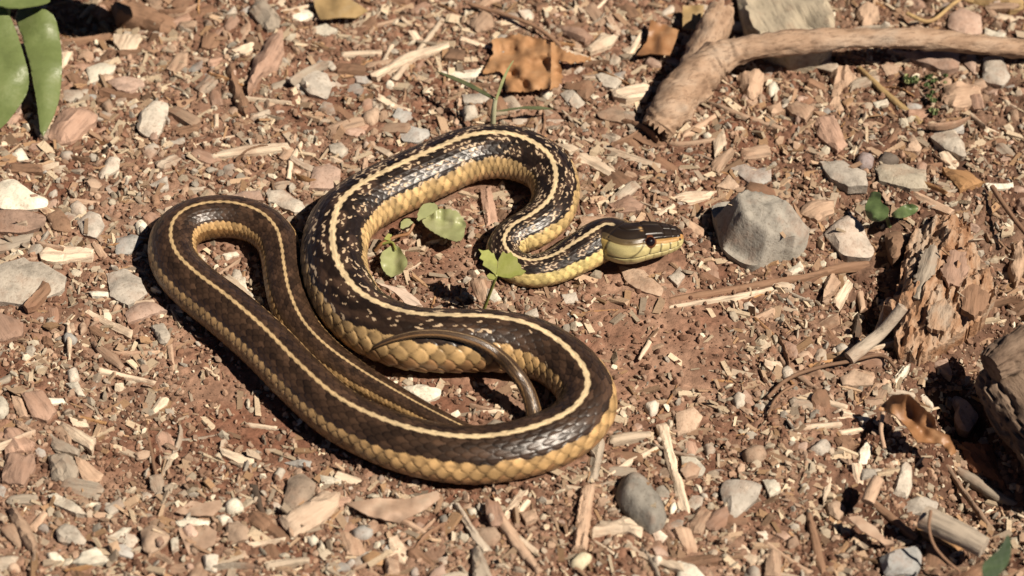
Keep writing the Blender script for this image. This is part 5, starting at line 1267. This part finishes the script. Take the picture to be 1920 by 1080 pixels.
for style in order:
    for tr in range(40):
        x, y = rng.uniform(X0, X1), rng.uniform(Y0, Y1)
        ok, q = view_ok(x, y)
        if not ok or rng.random() > density(*q): continue
        j, i = int((y - HY0) / HG), int((x - HX0) / HG)
        if SNK[j, i]: continue
        if HM[j, i] < -.0045 and not OCC[j, i] and rng.random() > .15: continue
        me, p, sz, H, mk, szw = protos[style][int(rng.integers(len(protos[style])))]
        if q[0] > 1380 and mk in ('pale', 'white', 'cream', 'grey', 'blue') and rng.random() < .55: continue
        if OCC[j, i] and rng.random() > (.3 if style == 'stick' else .12 if sz < 4.5 else .0): continue
        if sz > 4.2 and style != 'stick' and rng.random() > 1.6 * density(*q) - .55: continue
        rr = max(sz * .5, .8) * MM
        if snake_gap(x, y) < (rr * .55 if style != 'stick' else rr * .9): continue
        an = rng.uniform(0, 6.28) if style not in ('stick', 'chip') or rng.random() < .45 else rng.normal(-.35, .7)
        k = rng.uniform(.85, 1.12)
        cs, sn_ = math.cos(an), math.sin(an)
        wp = (p * MM * k) @ np.array([[cs, sn_], [-sn_, cs]]) + (x, y)
        zb = base_of(wp, 50)
        if zb - ground_low(x, y) > .0042: continue
        nm, cat = KIND[style]
        o = bpy.data.objects.new(nm, me); COL.objects.link(o)
        o.location = (x, y, zb - rng.uniform(0, .0009)); tl_ = .17 + .16 * (q[0] > 1350)
        o.rotation_euler = (rng.normal(0, tl_), rng.normal(0, tl_ if style != 'stick' else .07), an); o.scale = (k, k, k * rng.uniform(.8, 1.15))
        stamp(wp, zb + H * MM * .75)
        lb = f"{szw}{TONE[mk]} {cat}{' piece' if style == 'bark' else ''} strewn by {near_words(x, y)}"
        tag(o, lb, cat, f'{cat} pieces among the litter')
        n_sc += 1
        break
print('strewn', n_sc)

# ------------------------------------------------------------------ fine litter nobody could count
ico_v = []
ph_ = (1 + 5 ** .5) / 2
for a in (-1, 1):
    for b in (-ph_, ph_): ico_v += [(0, a, b), (a, b, 0), (b, 0, a)]
ico_v = np.array(ico_v) / math.hypot(1, ph_)
from itertools import combinations
ico_f = []
for a, b, c in combinations(range(12), 3):
    e = [np.linalg.norm(ico_v[u] - ico_v[v]) for u, v in ((a, b), (b, c), (a, c))]
    if max(e) < 1.06:
        nn = np.cross(ico_v[b] - ico_v[a], ico_v[c] - ico_v[a]); ico_f.append((a, b, c) if nn @ ico_v[a] > 0 else (a, c, b))
ico_f = np.array(ico_f)
box_v = np.array([[x, y, z] for x in (-1, 1) for y in (-1, 1) for z in (-1, 1)], float)
box_f = np.array([[0, 1, 3, 2], [4, 6, 7, 5], [0, 4, 5, 1], [2, 3, 7, 6], [0, 2, 6, 4], [1, 5, 7, 3]])
def scatter(name, n, smin, smax, shape, cols, bare_keep, label, flat=.7, power=2.2, occ=0.0, outer=False):
    ax = (-.5, .5, -.42, .6) if outer else (X0, X1, Y0, Y1)
    x = rng.uniform(ax[0], ax[1], n * 3); y = rng.uniform(ax[2], ax[3], n * 3)
    q = to_px(np.stack([x, y, 0 * x], 1))
    k = ((q[:, 0] < -30) | (q[:, 0] > 1950) | (q[:, 1] < -30) | (q[:, 1] > 1110)) if outer else (q[:, 0] > -40) & (q[:, 0] < 1960) & (q[:, 1] > -40) & (q[:, 1] < 1120)
    dn = np.ones(len(x))
    for a, b, r, v in BARE: dn = np.minimum(dn, v + (1 - v) * sstep(.55, 1.1, np.hypot(q[:, 0] - a, q[:, 1] - b) / r))
    dn = bare_keep + (1 - bare_keep) * dn
    k &= rng.random(len(x)) < dn
    jj = np.clip((y - HY0) / HG, 0, HNY - 1).astype(int); ii_ = np.clip((x - HX0) / HG, 0, HNX - 1).astype(int)
    k &= ~SNK[jj, ii_]
    k &= ~OCC[jj, ii_] | (rng.random(len(x)) < occ)
    x, y, jj, ii_ = x[k][:n], y[k][:n], jj[k][:n], ii_[k][:n]
    n = len(x)
    sz = (smin + (smax - smin) * rng.random(n) ** power) * MM * .5
    z = ground_low(x, y) if outer else HM[jj, ii_]
    z = z + np.where(OCC[jj, ii_], 0, .0002)
    # random turns
    q4 = rng.normal(size=(n, 4)); 
    if shape == 'shred': q4[:, 1:3] *= .13
    q4 /= np.linalg.norm(q4, axis=1)[:, None]
    w_, a, b, c = q4.T
    Rm = np.stack([1 - 2 * (b * b + c * c), 2 * (a * b - c * w_), 2 * (a * c + b * w_), 2 * (a * b + c * w_), 1 - 2 * (a * a + c * c), 2 * (b * c - a * w_), 2 * (a * c - b * w_), 2 * (b * c + a * w_), 1 - 2 * (a * a + b * b)], -1).reshape(n, 3, 3)
    if shape == 'shred':
        bv, bf = box_v, box_f
        sc3 = np.stack([sz, sz * rng.uniform(.10, .38, n), sz * rng.uniform(.06, .16, n)], 1)
        loc = bv[None] * (1 + rng.uniform(-.25, .25, (n, 8, 3)))
    else:
        bv, bf = ico_v, ico_f
        sc3 = np.stack([sz * rng.uniform(.8, 1.25, n), sz * rng.uniform(.65, 1.0, n), sz * rng.uniform(.45, .8, n) * flat / .7], 1)
        loc = bv[None] * (1 + rng.uniform(-.22, .22, (n, 12, 1)))
    V = np.einsum('nij,nkj->nki', Rm, loc * sc3[:, None, :]) + np.stack([x, y, z + sc3[:, 2] * .45], 1)[:, None, :]
    Fc = (bf[None] + (np.arange(n) * len(bv))[:, None, None]).reshape(-1, bf.shape[1])
    cols = np.array(cols); cc = cols[rng.integers(len(cols), size=n)] * rng.uniform(.6, 1.2, (n, 1))
    o = link(name, mesh_np(name, V.reshape(-1, 3), Fc, np.repeat(cc, len(bv), 0), False), M_CRUMB)
    tag(o, label, name.split('_')[-1], kind='stuff')
    return o
scatter('soil_crumbs', 28000, .45, 2.5, 'ico', [(.225, .135, .090), (.175, .096, .062), (.275, .176, .120), (.125, .066, .043), (.31, .21, .15)], .30, 'loose reddish brown soil crumbs all over the ground', power=2.6)
scatter('grit', 6500, .9, 4.2, 'ico', [(.36, .30, .225), (.32, .26, .20), (.44, .37, .28), (.33, .235, .17), (.30, .265, .22), (.52, .46, .36), (.31, .215, .15)], .06, 'fine pale and pinkish grit scattered over the soil', .38, 2.4)
scatter('wood_debris', 6500, 1.5, 7.5, 'shred', [(.42, .33, .23), (.34, .24, .16), (.47, .38, .27), (.24, .155, .10), (.32, .255, .19), (.28, .175, .10)], .06, 'fine cream and brown wood shreds over the soil', power=2.4, occ=.03)
# the same litter goes on around the part in view
scatter('surrounding_gravel', 9000, 1.5, 9.0, 'ico', [(.36, .30, .225), (.44, .37, .28), (.33, .235, .17), (.30, .265, .22), (.25, .16, .11), (.31, .215, .15)], 1, 'gravel and soil lumps around the part in view', .38, 2.0, outer=True)
scatter('surrounding_wood_debris', 6000, 2.5, 10.0, 'shred', [(.42, .33, .23), (.34, .24, .16), (.47, .38, .27), (.24, .155, .10), (.32, .255, .19), (.28, .175, .10)], 1, 'wood shreds and chips around the part in view', power=1.6, outer=True)
